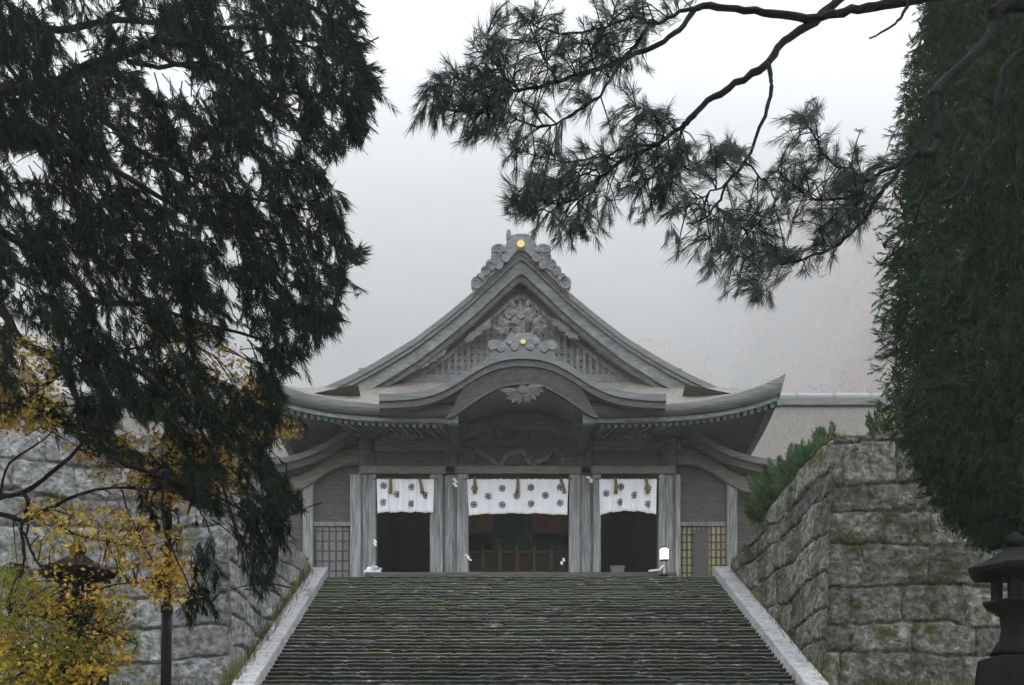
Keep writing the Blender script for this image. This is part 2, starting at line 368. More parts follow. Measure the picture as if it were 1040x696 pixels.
o = np_mesh('ground', np.stack([GX, GY, ground_z(GX, GY)], -1).reshape(-1,3), grid_faces(len(ys), len(xs)), M['ground'], smooth=True)
tag(o, 'mossy brown ground around the stairs', None, kind='structure')

def hill_z(X, Y):
    back = np.clip((Y - 405) * .95, -3, None)
    right = smooth(35, 210, X - 25*fnoise(Y/90, Y*0+.7, 12))
    spur = (Y - 98) * .66 * right - 6*(1 - right)
    return np.maximum(back, spur) + 9*fnoise(X/70, Y/70, 11) * smooth(150, 300, Y)
hx = np.linspace(-1800, 2000, 150); hy = np.concatenate([np.linspace(90, 900, 100), np.linspace(920, 2600, 50)])
HX, HY = np.meshgrid(hx, hy)
o = np_mesh('hillside', np.stack([HX, HY, hill_z(HX, HY)], -1).reshape(-1,3), grid_faces(150, 150), M['hill'], smooth=True)
tag(o, 'steep mountainside fading into fog behind the hall', None, kind='structure')

# far-off wood on the hillside: one mass
def far_wood(name, label, n, x0, x1, mat):
    X = RNG.uniform(x0, x1, n); Y = 118 + 620 * RNG.uniform(0, 1, n)**1.4; X = 30 + (X-30) * (.22 + .78*(Y-118)/620)
    Z = hill_z(X, Y); k = 44
    rad = RNG.uniform(2.2, 4.6, n); hgt = RNG.uniform(5, 10, n)
    d = RNG.normal(size=(n, k, 3)); d /= np.linalg.norm(d, axis=-1, keepdims=True)
    c = np.stack([X, Y, Z + hgt*.5], -1)[:, None] + d * np.stack([rad, rad, hgt*.5], -1)[:, None] * RNG.uniform(.6, 1, (n, k, 1))
    a = RNG.normal(size=(n, k, 3)); b = RNG.normal(size=(n, k, 3))
    a /= np.linalg.norm(a, axis=-1, keepdims=True); b -= a * (a*b).sum(-1, keepdims=True); b /= np.linalg.norm(b, axis=-1, keepdims=True)
    s = RNG.uniform(.5, 1.3, (n, k, 1))
    V = np.stack([c - a*s, c + b*s*.8, c + a*s, c - b*s*.8], 2).reshape(-1, 3)
    tone = np.repeat(RNG.uniform(0, 1, n), k*4)
    o = np_mesh(name, V, np.arange(len(V)).reshape(-1, 4), mat, col=tone)
    tag(o, label, 'woodland', kind='stuff')
far_wood('autumn_woodland', 'russet and yellow autumn woodland on the foggy slope at the right', 7500, 40, 430, M['far_wood'])

o = MB().box(AX-13, AX+13, 27.32, 46, 6.9, 7.134).build('terrace_paving', M['paving'])
tag(o, 'stone paved terrace at the head of the stairs', None, kind='structure')

# ------------------------------------------------------------------ stairs
stairs = thing('stone_stairs', 'wide dark mossy stone stairs between pale granite kerbs rising to the hall', 'stairs', (AX, 12, 0))
NS = 70; HW = 5.08
for i in range(NS):
    zt = Z_TOP - i * STEP_R; y0 = Y_TOP - i * STEP_T
    if zt < .1: break
    # each step is a row of worn stones with an uneven front edge, one mesh
    n = 260; x = np.linspace(AX-HW, AX+HW, n)
    wob = .012*fnoise(x*1.1, np.full(n, i*3.7), 5) + .012*fnoise(x*5, np.full(n, i*1.9), 8)
    zt_x = zt + .009*fnoise(x*.9, np.full(n, i*2.3), 9) + .012*fnoise(x*5.5, np.full(n, i*5.1), 10)
    joints = np.zeros(n); stone = np.zeros(n); drop = np.zeros(n)
    xx = AX-HW
    while xx < AX+HW:
        joints = np.maximum(joints, np.exp(-((x-xx)/.03)**2)); stone[x >= xx] = random.uniform(-.28, .28); drop[x >= xx] = random.uniform(-.014, .008); xx += random.uniform(.5, 1.5)
    # stones that have sunk or tipped a little
    sunk = np.round(.5 + .5*fnoise(x*1.3, np.full(n, i*7.7), 15)) * -.012
    zt_x = zt_x + sunk*.4 + drop - .02*joints
    yf = y0 + wob + .03*joints
    lip = .034 + .010*fnoise(x*2.2, np.full(n, i*4.1), 12)
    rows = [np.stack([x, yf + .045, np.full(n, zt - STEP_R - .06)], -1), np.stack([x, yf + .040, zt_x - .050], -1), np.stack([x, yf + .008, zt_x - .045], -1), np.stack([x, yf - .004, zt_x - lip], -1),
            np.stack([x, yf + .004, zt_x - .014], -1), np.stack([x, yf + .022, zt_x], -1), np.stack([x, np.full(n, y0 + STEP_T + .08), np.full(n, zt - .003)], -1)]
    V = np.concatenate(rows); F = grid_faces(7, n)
    wear_and_glint = np.concatenate([np.full(n, t) for t in (.15,.2,.15,.45,1.0,.8,.6)]) + .25*fnoise(V[:,0]*2.5, V[:,2]*3 + i, 14) + np.tile(stone - .3*joints, 7)  # nosing rows pale: worn edges plus a painted highlight; riser rows darker
    np_mesh('step', V, F, M['step_mossy' if i + random.uniform(-12, 12) < 20 else 'step'], stairs, smooth=True, col=np.clip(wear_and_glint, 0, 1))
for s in (-1, 1):
    Y = 11.6
    while Y < Y_TOP - .05:
        L = min(random.choice([.9, 1.2, 1.6, 2.0]), Y_TOP + .25 - Y)
        if Y_TOP - Y - L < .5: L = Y_TOP + .25 - Y
        xi, xo = (AX + s*HW), (AX + s*(HW + .42))
        j = random.uniform(-.018, .018)
        a, b = Y + .012, Y + L - .012
        za, zb = stair_z(a) + .17 + j, stair_z(b) + .17 + j + random.uniform(-.012, .012)
        vs = [(xi, a, za-.7), (xo, a, za-.7), (xo, b, zb-.7), (xi, b, zb-.7), (xi, a, za), (xo, a, za), (xo, b, zb), (xi, b, zb)]
        MB().add(vs, [(3,2,1,0),(4,5,6,7),(0,1,5,4),(1,2,6,5),(2,3,7,6),(3,0,4,7)]).build('kerb_stone', M['kerb'], stairs, bevel=.025)
        Y += L

# pale chips painting the light caught on step edges (position along the stairs from the photo)
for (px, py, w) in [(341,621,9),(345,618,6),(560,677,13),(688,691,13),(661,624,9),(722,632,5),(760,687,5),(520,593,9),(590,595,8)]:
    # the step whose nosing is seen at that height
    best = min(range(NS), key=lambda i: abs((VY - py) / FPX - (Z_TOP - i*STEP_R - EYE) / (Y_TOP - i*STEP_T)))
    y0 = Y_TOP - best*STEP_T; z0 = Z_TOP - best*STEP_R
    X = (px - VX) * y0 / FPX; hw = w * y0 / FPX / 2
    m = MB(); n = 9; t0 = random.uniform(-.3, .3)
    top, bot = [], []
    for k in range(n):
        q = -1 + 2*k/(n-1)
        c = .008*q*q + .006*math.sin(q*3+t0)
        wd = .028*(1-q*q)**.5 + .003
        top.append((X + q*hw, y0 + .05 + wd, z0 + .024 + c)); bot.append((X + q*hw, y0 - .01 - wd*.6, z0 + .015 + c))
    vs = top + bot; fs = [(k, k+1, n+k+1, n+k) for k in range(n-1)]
    o = m.add(vs, fs).build('glint_chip', M['glint_pale'])
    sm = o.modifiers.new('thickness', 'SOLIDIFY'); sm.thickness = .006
    tag(o, 'pale chip painting a glint of light on a dark mossy step', 'glint', 'painted glints on the stairs')

# ------------------------------------------------------------------ stone walls
def stone_pattern(S, T, seed, rowh=(.5,.85), wid=(.7,1.6), deep=.10, gap=1.0):
    """relief (m) and tone of a coursed rubble wall at wall coordinates S (along), T (up)"""
    rg = np.random.default_rng(seed)
    s = S + .16*fnoise(S*.9, T*.9, seed+1) + .05*fnoise(S*3, T*3, seed+2)
    t = T + .24*fnoise(S*.5, T*.4, seed+3, 2) + .07*fnoise(S*2.2, T*2.2, seed+4)
    edges = [T.min() - 1.0]
    while edges[-1] < T.max() + 1.5: edges.append(edges[-1] + rg.uniform(*rowh))
    edges = np.array(edges); row = np.clip(np.searchsorted(edges, t) - 1, 0, len(edges)-2)
    h = np.zeros_like(s); tone = np.zeros_like(s)
    for r in np.unique(row):
        mk = row == r
        ce = [S.min() - rg.uniform(.3, 1.5)]
        while ce[-1] < S.max() + 1: ce.append(ce[-1] + rg.uniform(*wid))
        ce = np.array(ce); sv = s[mk]; tv = t[mk]
        ci = np.clip(np.searchsorted(ce, sv) - 1, 0, len(ce)-2)
        dx = np.minimum(sv - ce[ci], ce[ci+1] - sv); dy = np.minimum(tv - edges[r], edges[r+1] - tv)
        rr = .07
        d = np.where((dx < rr) & (dy < rr), rr - np.hypot(rr-dx, rr-dy), np.minimum(dx, dy))
        d = np.clip(d, 0, None)
        per = rg.uniform(-1, 1, len(ce)); tx = rg.uniform(-1, 1, len(ce)); ty = rg.uniform(-1, 1, len(ce))
        gapw = rg.uniform(.0, .03, len(ce)) * (.4 + .6*(rg.uniform(0,1,len(ce)) > .5))
        hh = deep * (1 - np.exp(-np.clip(d - gapw[ci]*gap, 0, None) / .016))
        hh = hh + .025*per[ci] * smooth(0, .03, d) + .022*smooth(0, .08, d)*(tx[ci]*(sv-ce[ci]-.5) + ty[ci]*(tv-edges[r]-.3))
        h[mk] = hh; tone[mk] = .5 + .5*per[ci]
    h = h + .030*fnoise(S*3.2, T*3.2, seed+5) + .030*fnoise(S*10, T*10, seed+6, 4)
    return h, np.clip(tone, 0, 1)

def stone_wall(sgn, mat, label, seed):
    w = thing('stone_wall', label, 'wall', (AX + sgn*8, 19.6, 3.4))
    xb = AX + sgn*5.56
    ZB, ZF = 2.9, 8.36
    zend = 7.62
    def corner(z):                                       # the arris
        return xb + sgn*.062*(z - 3.5), 19.5 + .075*(z - 3.5)
    # face towards the camera
    LX = 9.0; ns, nt = int(LX/.022), int((ZF-ZB)/.022)
    S, T = np.meshgrid(np.linspace(0, LX, ns), np.linspace(ZB, ZF, nt))
    h, tone = stone_pattern(S, T, seed, deep=.085 if sgn > 0 else .11, gap=1.0 if sgn > 0 else 1.5)
    h = h * smooth(0, .10, S); 
    cx, cyy = corner(T)
    X = cx + sgn*S; Y = cyy - h + .06
    Y = np.where(S < .02, cyy, Y)
    np_mesh('front_face', np.stack([X, Y, T], -1).reshape(-1,3), grid_faces(nt, ns), mat, w, smooth=True, col=tone.ravel())
    # face along the stairs
    Y1 = 27.3; ns, nt = int(7.8/.025), int(4.6/.024)
    q, t = np.meshgrid(np.linspace(0, 1, ns), np.linspace(0, 1, nt))
    Yb = 19.5 + q*(Y1-19.5); zb = np.maximum(stair_z(Yb) - .5, ZB); zb = np.where(q == 0, ZB, zb)
    Z = zb + t*(ZF + (zend-ZF)*smooth(.1, 1, q) - zb)
    cx, cyy = corner(Z)
    Yy = cyy + q*(Y1 - cyy)
    base = xb + sgn*.062*np.clip(Z - (3.5 + (Yy-19.5)*SLOPE*.92), -.5, None)
    X = cx*(1-smooth(0,.08,q)) + base*smooth(0,.08,q)
    h, tone = stone_pattern(Yy, Z, seed+40, (.4,.75), (.5,1.2))
    h = h * smooth(0, .012, q)
    X = X - sgn*h + sgn*.06*smooth(0,.012,q)
    np_mesh('side_face', np.stack([X, Yy, Z], -1).reshape(-1,3), grid_faces(nt, ns), mat, w, smooth=True, col=tone.ravel())
    # top and the hidden rear
    cx, cyy = corner(ZF)
    xt = cx; xe = cx + sgn*LX
    nq = 20; m = MB(); vs = []
    for k in range(nq):
        qq = k/(nq-1); y = cyy + qq*(Y1-cyy); z = ZF + (zend-ZF)*float(smooth(.1,1,np.array(qq)))
        xx = xb + sgn*.062*max(z - (3.5 + (y-19.5)*SLOPE*.92), -.5) if k else cx
        vs += [(xx, y, z), (xe, y, z), (xe, y, ZB)]
    fs = []
    for k in range(nq-1):
        fs += [(3*k, 3*k+1, 3*k+4, 3*k+3), (3*k+1, 3*k+2, 3*k+5, 3*k+4)]
    fs.append((3*nq-3, 3*nq-2, 3*nq-1))
    m.add(vs, fs); o = m.build('wall_top', M['ground'], w)
stone_wall(1, M['stone_r'], 'dark mossy battered stone retaining wall on the right of the stairs under the juniper', 21)
stone_wall(-1, M['stone_l'], 'pale grey stone block retaining wall on the left of the stairs behind the maple', 77)

# ------------------------------------------------------------------ the hall
hall = thing('shrine_hall', 'weathered grey wooden shrine hall with curved shingle gable roof at the top of the stairs', 'shrine hall', (AX, 28, Z_TOP))
FZ = Z_TOP
def E(dx, y, Y): return (AX + dx*Y/FPX, EYE + (VY - y)*Y/FPX)          # elevation drawing of the hall: offset from its axis
def EZ(y, Y): return EYE + (VY - y)*Y/FPX
def mir(pts): return [(-x, z) for x, z in reversed(pts) if x > 0] + list(pts)
YC = 28.0
def smoothline(pts, n):
    xs = np.array([p[0] for p in pts], float); zs = np.array([p[1] for p in pts], float)
    t = np.linspace(xs[0], xs[-1], n)
    z = np.interp(t, xs, zs)
    for _ in range(max(1, n//14)):
        z[1:-1] = (z[:-2] + 2*z[1:-1] + z[2:]) / 4
    return list(zip(t, z))

# pillars, jambs
PIL = [-155, -70.5, 66, 150]
for k, dx in enumerate(PIL):
    x, _ = E(dx, 0, YC); r = .24
    m = MB().lathe((x, YC, FZ+.12), [(r*1.02,0),(r,.4),(r,2.5),(r,2.86)], 20)
    p = m.build('pillar', M['wood'], hall, smooth=False)
    MB().lathe((x, YC, FZ+2.985), [(r*.995,0),(r*.97,1.18)], 20).build('pillar_top', M['barge_dark'], p)
    MB().lathe((x, YC, FZ-.02), [(.44,0),(.44,.05),(.36,.14)], 20).build('pillar_base', M['kerb'], p)
    # bracket block and arms on top
    zt = EZ(447, YC)
    MB().box(x-.30, x+.30, YC-.30, YC+.30, zt, zt+.16).box(x-.55, x+.55, YC-.1, YC+.1, zt+.163, zt+.32).box(x-.1, x+.1, YC-.75, YC+.5, zt+.166, zt+.33)\
        .box(x-.62, x-.40, YC-.13, YC+.13, zt+.323, zt+.45).box(x+.40, x+.62, YC-.13, YC+.13, zt+.323, zt+.45).box(x-.12, x+.12, YC-.13, YC+.13, zt+.335, zt+.45)\
        .build('bracket', M['wood_dark'], hall, bevel=.02)
zl = EZ(485, YC)
for a, b in ((-171,-160),(-152,-145),(-91,-78),(-64,-52),(49,60),(73,81),(139,146),(156,161)):
    x0, _ = E(a, 0, YC); x1, _ = E(b, 0, YC)
    MB().box(x0, x1, YC-.30, YC+.05, FZ, zl).build('door_jamb', M['wood_pale'], hall, bevel=.025)

BAYS = [(-155,-70.5), (-70.5,66), (66,150)]
for k, (a, b) in enumerate(BAYS):
    x0, x1 = E(a,0,YC)[0]+.2, E(b,0,YC)[0]-.2
    MB().box(x0-.35, x1+.35, YC-.335, YC+.1, EZ(485,YC)+.003, EZ(477,YC)).build('lintel', M['wood_beam'], hall, bevel=.02)
    if k != 1:
        MB().box(x0, x1, YC-.12, YC+.12, EZ(460,YC), EZ(448,YC)).build('tie_beam', M['wood_beam'], hall, bevel=.03)
        MB().box(x0, x1, YC-.04, YC+.06, EZ(477,YC)+.003, EZ(460,YC)-.003).build('transom_panel', M['wood_dark'], hall)
    else:
        MB().box(x0, x1, YC+.02, YC+.1, EZ(477,YC)+.003, EZ(455,YC)).build('transom_panel', M['wood_dark'], hall)
# dragon carving over the centre bay: coiling relief with clouds
m = MB(); zc0 = EZ(466, YC); hx0 = E(-58,0,YC)[0]; hx1 = E(54,0,YC)[0]
pts = []; rr = []
for k in range(60):
    q = k/59
    pts.append((hx0 + .25 + q*(hx1-hx0-.5), YC - .10 - .06*math.sin(q*17), zc0 + .15*math.sin(q*15+.5) + .05*math.sin(q*37)))
    rr.append(.025 + .065*math.sin(math.pi*min(1, q*1.05))**.6)
m.tube(pts, rr, 8)
for k in range(26):
    x = hx0 + .15 + (hx1-hx0-.3)*random.random(); z = zc0 + random.uniform(-.2, .17); r = random.uniform(.05, .13)
    n = 14; sp = [(x + r*(1-j/n)*math.cos(j*.9+k), YC - .05 - .02*j/n, z + .7*r*(1-j/n)*math.sin(j*.9+k)) for j in range(n)]
    m.tube(sp, [.02]*n, 5)
m.build('dragon_carving', M['dragon'], hall, smooth=True)
# centre bay above: tie beam, arched rainbow beam, boarding
x0, x1 = E(-64,0,YC)[0], E(59,0,YC)[0]
MB().box(x0, x1, YC-.13, YC+.1, EZ(455,YC)+.003, EZ(446,YC)).build('tie_beam', M['wood_dark'], hall, bevel=.03)
top = [E(d, y, YC-.3) for d, y in smoothline([(-66,441),(-58,436),(-45,429),(-25,425.5),(0,425),(25,425.5),(45,429),(58,436),(66,441)], 40)]
bot = [E(d, y, YC-.3) for d, y in smoothline([(-66,449),(-58,447),(-45,439),(-25,434.5),(0,434),(25,434.5),(45,439),(58,447),(66,449)], 40)]
MB().ribbon(top, bot, YC-.42, YC-.1).build('rainbow_beam', M['wood_beam'], hall, bevel=.015)
MB().box(AX-4.4, AX+4.4, YC+.1, YC+.2, EZ(455,YC), 13.0).build('upper_wall', M['wood'], hall)

# upper purlin under the rafters
zp = EZ(438, YC)
for s in (-1, 1):
    xa, xb = sorted((AX + s*1.75, AX + s*6.0))
    MB().box(xa, xb, YC-.17, YC+.09, zp-.02, zp+.24).build('purlin', M['wood_dark'], hall, bevel=.02)

# main skirt roof
EW, EY0, EYC, ED = 6.53, 25.6, 33.2, 7.6
def skirt(u, Y):
    a = np.abs(u)/EW; b = np.abs(Y-EYC)/ED
    lift = .80 * a**4.6 * b**4.6
    d = np.minimum(np.minimum(EW-np.abs(u), ED-np.abs(Y-EYC)), 2.6)
    return 11.05 + lift + .60*d + .045*d*d, lift
uu = np.sign(np.linspace(-1,1,121)) * EW * (1-(1-np.abs(np.linspace(-1,1,121)))**1.25); yy = EYC + ED*np.sign(np.linspace(-1,1,91))*(1-(1-np.abs(np.linspace(-1,1,91)))**1.4)
U, YY = np.meshgrid(uu, yy); Zt, lift = skirt(U, YY)
wave = .012*fnoise(U*3, YY*3, 31)
topv = np.stack([AX+U, YY, Zt+wave], -1).reshape(-1,3)
inset = lambda A, c, h: c + (A-c)*(1-.06/h)
botv = np.stack([AX+U*(1-.10/EW), EYC+(YY-EYC)*(1-.10/ED), Zt - .25 - .22*lift/.8], -1).reshape(-1,3)
nx, ny = 121, 91
F1 = grid_faces(ny, nx); F2 = F1[:, ::-1] + nx*ny
b = np.concatenate([np.arange(nx), np.arange(1,ny)*nx + nx-1, (ny-1)*nx + np.arange(nx-2,-1,-1), np.arange(ny-2,0,-1)*nx])
bb = np.roll(b, -1)
F3 = np.stack([b, b+nx*ny, bb+nx*ny, bb], -1)
Vs_ = np.concatenate([topv, botv]); Fs_ = np.concatenate([F1, F2, F3]); cen = Vs_[Fs_].mean(1)
Fs_ = Fs_[~((np.abs(cen[:,0]-AX) < 1.66) & (cen[:,1] < 27.9))]
np_mesh('skirt_roof', Vs_, Fs_, M['shingle'], hall, edge=M['shingle_edge'])
# dark eave board under the shingle edge (front and sides)
def eave_board(inset_, t0, t1, thick):
    m = MB()
    n = 70
    path = [(-EW, EYC+ED*.3)] + [(-EW, EYC - ED*k/20 + 0) for k in range(-4, 20)] + [(-EW + 2*EW*k/n, EY0) for k in range(n+1)] + [(EW, EY0 + ED*k/20) for k in range(1, 24)]
    vs = []
    for u, Y in path:
        zt, lf = skirt(np.array(u), np.array(Y)); zt = float(zt); lf = float(lf)/.8
        ux = u*(1-inset_/EW); yx = EYC + (Y-EYC)*(1-inset_/ED)
        ux2 = u*(1-(inset_+thick)/EW); yx2 = EYC + (Y-EYC)*(1-(inset_+thick)/ED)
        a, b_ = zt - t0 - .22*lf, zt - t1 - .24*lf
        vs += [(AX+ux, yx, a), (AX+ux, yx, b_), (AX+ux2, yx2, b_), (AX+ux2, yx2, a)]
    fs = []
    for k in range(len(path)-1):
        if abs(path[k][0] + path[k+1][0])/2 < 1.66 and path[k][1] == EY0: continue
        for j in range(4):
            fs.append((4*k+j, 4*k+(j+1)%4, 4*k+4+(j+1)%4, 4*k+4+j))
    return m.add(vs, fs)
eave_board(.16, .252, .36, .16).build('eave_board', M['barge'], hall)
# soffit boarding and rafters with green copper caps
def soffit_z(u, d):          # under-eave height above a point d inside the front edge
    zt, lf = skirt(np.array(u), np.array(EY0)); return float(zt) - .34 - .20*float(lf)/.8 + .20*d
m = MB(); vs = []; us = np.linspace(-EW+.3, EW-.3, 61)
for u in us:
    vs += [(AX+u, EY0+.3, soffit_z(u,.3)), (AX+u, YC+.3, soffit_z(u*.9, 2.6)+.02)]
m.add(vs, [(2*k, 2*k+1, 2*k+3, 2*k+2) for k in range(60) if abs(us[k]+us[k+1])/2 > 1.66])
# side soffits
for s in (-1, 1):
    vs = []
    for k in range(30):
        Y = EY0+.3 + (EYC+3-EY0)*k/29
        zt, lf = skirt(np.array(s*EW), np.array(Y)); z = float(zt) - .34 - .20*float(lf)/.8
        vs += [(AX+s*(EW-.3), Y, z+.06), (AX+s*4.1, Y, z+.5)]
    m.add(vs, [(2*k, 2*k+1, 2*k+3, 2*k+2) for k in range(29)])
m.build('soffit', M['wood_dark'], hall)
for s in (-1, 1):
    dx = 82
    while dx < 262:
        u = s*dx*25.9/FPX
        z0 = soffit_z(u, .3) - .09
        z1 = soffit_z(u*.94, 2.4) - .06
        rf = MB().bar((AX+u, EY0+.34, z0), (AX+u*.94, YC+.1, z1), .085, .11).build('rafter', M['wood_dark'], hall)
        d = Vector((0, YC-EY0, z1-z0)).normalized()
        a = Vector((AX+u, EY0+.30, z0)) ; MB().bar(a, a + d*.05, .092, .115).build('rafter_cap', M['copper'], rf)
        dx += 6.9
# corner beams with copper cap
for s in (-1, 1):
    u = s*(EW-.42)
    z0 = soffit_z(s*EW, .3) - .12
    cb = MB().bar((AX+u, EY0+.42, z0), (AX+s*4.1, YC+.1, zp+.2), .2, .26).build('corner_beam', M['wood_dark'], hall, bevel=.02)
    MB().bar((AX+u, EY0+.40, z0), (AX+u-s*.12, EY0+.52, z0+.0), .215, .275).build('beam_cap', M['copper'], cb)
# side walls of the hall, rear, and bracket beams (interior is a real dark room)
HB = 35.5
for s in (-1, 1):
    x = AX + s*4.1
    xa, xb = sorted((x, x + s*.12)); MB().box(xa, xb, YC+.2, HB, FZ, 12.6).build('side_wall', M['wood_dark'], hall)
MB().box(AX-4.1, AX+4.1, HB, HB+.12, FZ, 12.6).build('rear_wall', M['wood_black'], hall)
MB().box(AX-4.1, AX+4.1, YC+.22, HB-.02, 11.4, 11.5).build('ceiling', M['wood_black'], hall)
MB().box(AX-4.09, AX+4.09, YC-.9, HB-.02, FZ+.006, FZ+.12).build('hall_floor', M['wood_dark'], hall, bevel=.02)
# inside: two dark partitions, green hanging, russet bands
for xx in (-70.5, 66):
    x = E(xx, 0, YC)[0]
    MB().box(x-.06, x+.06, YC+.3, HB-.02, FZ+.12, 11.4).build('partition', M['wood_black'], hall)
YI = 31.5
def inbox(name, x0, x1, y0, y1, Y, th, mat, **k):
    a = W(x0, y1, Y); b_ = W(x1, y0, Y)
    return MB().box(a.x, b_.x, Y, Y+th, a.z, b_.z).build(name, mat, hall, **k)
inbox('green_hanging', 503, 537, 515, 562, YI, .04, M['green_cloth'])
inbox('russet_hanging', 470, 501, 515, 541, YI+.06, .04, M['brown_cloth'])
inbox('russet_hanging', 538, 580, 515, 541, YI+.06, .04, M['brown_cloth'])
inbox('russet_hanging', 400, 440, 518, 540, YI+.06, .04, M['wood_dark'])
inbox('inner_post', 499.5, 502.5, 500, 592, YI-.05, .1, M['wood'])
inbox('inner_post', 538, 541, 500, 592, YI-.05, .1, M['wood'])
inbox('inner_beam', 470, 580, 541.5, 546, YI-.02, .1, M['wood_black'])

# karahafu: the curved porch gable
YK = 25.1
KT = smoothline([(-146,400.5),(-120,399.5),(-105,398),(-88,394),(-72,386.5),(-58,377.5),(-45,369),(-31,362),(-15,358),(0,357),(15,358),(31,362),(45,369),(58,377.5),(72,386.5),(88,394),(105,398),(120,399.5),(146,400.5)], 90)
kt = [E(d, y, YK) for d, y in KT]
th = .165
kb = [(x, z-th) for x, z in kt]
MB().ribbon(kt, kb, YK, 27.9).build('porch_roof', M['shingle'], hall, edge=M['shingle_edge'])
kb0 = [(x, z-.002) for x, z in kb]
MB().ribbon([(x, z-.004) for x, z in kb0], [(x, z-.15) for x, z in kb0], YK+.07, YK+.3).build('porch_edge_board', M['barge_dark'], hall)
# broad bargeboard with its lower edge
sel = [(d, y) for d, y in KT if abs(d) <= 79]
bt = [E(d, y, YK+.12) for d, y in sel]; bt = [(x, z-.33) for x, z in bt]
low = smoothline([(-80,425.5),(-72,424),(-64,419),(-45,406),(-34,399),(-24,394),(-12,391),(0,390),(12,391),(24,394),(34,399),(45,406),(64,419),(72,424),(80,425.5)], 60)
bl = [E(d, float(interp(low, d)), YK+.12) for d, y in sel]
bt = [(x, z + (zb_ + .03 - z)*float(smooth(56, 79, abs(d)))) for (x, z), (xb_, zb_), (d, y) in zip(bt, bl, sel)]
MB().ribbon(bt, bl, YK+.12, YK+.26).build('porch_bargeboard', M['dark_board'], hall)
lip = [(x, z+.03) for x, z in bl]
MB().ribbon(lip, [(x, z-.012) for x, z in bl], YK+.085, YK+.118).build('bargeboard_lip', M['barge_dark'], hall)
# pendant carving on it
m = MB(); c0 = E(0, 396, YK+.05)
for k in range(9):
    q = math.pi*(1.0 + k/8); leaf(m, c0, q, .30 + .20*abs(math.cos(q)), .08, YK+.02+.01*(k % 2), YK+.11)
m.disc(c0, .11, YK-.01, YK+.11, 14)
for s_ in (-1, 1):
    scroll(m, E(s_*15, 399, YK+.05), .11, YK+.05, s_); leaf(m, E(s_*9, 396, YK+.05), .15 if s_ > 0 else math.pi-.15, .36, .07, YK+.04, YK+.11)
m.build('porch_pendant', M['barge_dark'], hall, bevel=.012)
# green copper end plates where the bargeboard lands
for dx in (-70.5, 67):
    c = E(dx, 425, YK+.3); MB().box(c[0]-.125, c[0]+.125, YK+.28, YK+.5, c[1]-.125, c[1]+.115).build('copper_end_plate', M['copper'], hall, bevel=.015)
    c = E(dx, 425, YK+.3); MB().box(c[0]-.12, c[0]+.12, YK+.5, YC, c[1]-.13, c[1]+.11).build('porch_beam', M['wood_dark'], hall, bevel=.015)
# ceiling of the porch follows the curve
MB().ribbon([(x, z-.05) for x, z in bt[6:-6]], [(x, z-.09) for x, z in bt[6:-6]], YK+.27, YC+.1).build('porch_ceiling', M['wood'], hall)

# upper gable
YG = 26.9
GP = [(0,251),(12,262),(25,274),(48,296),(77,320),(107,343),(130,357),(150,369),(175,382),(198,392.5),(212,397),(226,400)]
GH = smoothline(GP, 61); GH[0] = (0, GH[1][1] - 1.5); GS = [(-a, b) for a, b in reversed(GH[1:])] + GH
gt = [E(d, y, YG) for d, y in GS]
MB().ribbon(gt, [(x, z-.16) for x, z in gt], YG, 39).build('gable_roof', M['shingle'], hall, edge=M['shingle_edge'])
def span(a): return [(d, y) for d, y in GS if abs(d) <= a]
def off(a, Y, dz): return [(E(d, y, YG)[0], E(d, y, YG)[1]-dz) for d, y in span(a)]
MB().ribbon(off(206, YG, .163), off(206, YG, .26), YG+.05, YG+.5).build('gable_edge_board', M['shingle_edge'], hall)
MB().ribbon(off(196, YG, .263), off(196, YG, .58), YG+.14, YG+.26).build('gable_bargeboard', M['barge'], hall)
MB().ribbon(off(182, YG, .54), off(182, YG, .70), YG+.30, YG+.42).build('inner_bargeboard', M['barge'], hall)
# tympanum
YT = 27.75
tw = [(d, y) for d, y in span(165)]
MB().ribbon(off(178, YT, .3), [(x, 12.0) for x, z in off(178, YT, .3)], YT, YT+.1).build('tympanum', M['barge'], hall)
inner = [(0,297),(10,304),(22,315),(48,338),(72,358),(97,376),(112,386)]
ih = smoothline(inner, 31); innerS = [(-a, b) for a, b in reversed(ih[1:])] + ih
YF = YT-.12
ft = [E(d, y, YF) for d, y in innerS]
MB().ribbon(ft, [(x, z-.12) for x, z in ft], YF, YF+.11).build('gable_frame', M['wood'], hall)
xa, xb = E(-112, 0, YF)[0], E(112, 0, YF)[0]
MB().box(xa-.2, xb+.2, YF-.06, YF+.12, EZ(389,YF), EZ(380.5,YF)).build('gable_base_beam', M['carving'], hall, bevel=.02)
m = MB(); zb = EZ(380.5, YF)
def in_top(x): return float(np.interp(x, [p[0] for p in ft], [p[1] for p in ft])) - .1
x = AX - 2.76
while x < AX + 2.77:
    zt = in_top(x)
    if zt > zb + .05: m.box(x-.04, x+.04, YF+.03, YF+.075, zb, zt)
    x += .172
z = zb + .1
while z < EZ(305, YF):
    xsn = [p[0] for p in ft if p[1]-.1 > z]
    if len(xsn) > 1: m.box(min(xsn), max(xsn), YF+.078, YF+.105, z-.035, z+.035)
    z += .172
m.build('gable_lattice', M['lattice'], hall)
MB().ribbon([(x, z-.05) for x, z in ft], [(x, zb-.05) for x, z in ft], YF+.13, YF+.15).build('lattice_backing', M['wood_black'], hall)

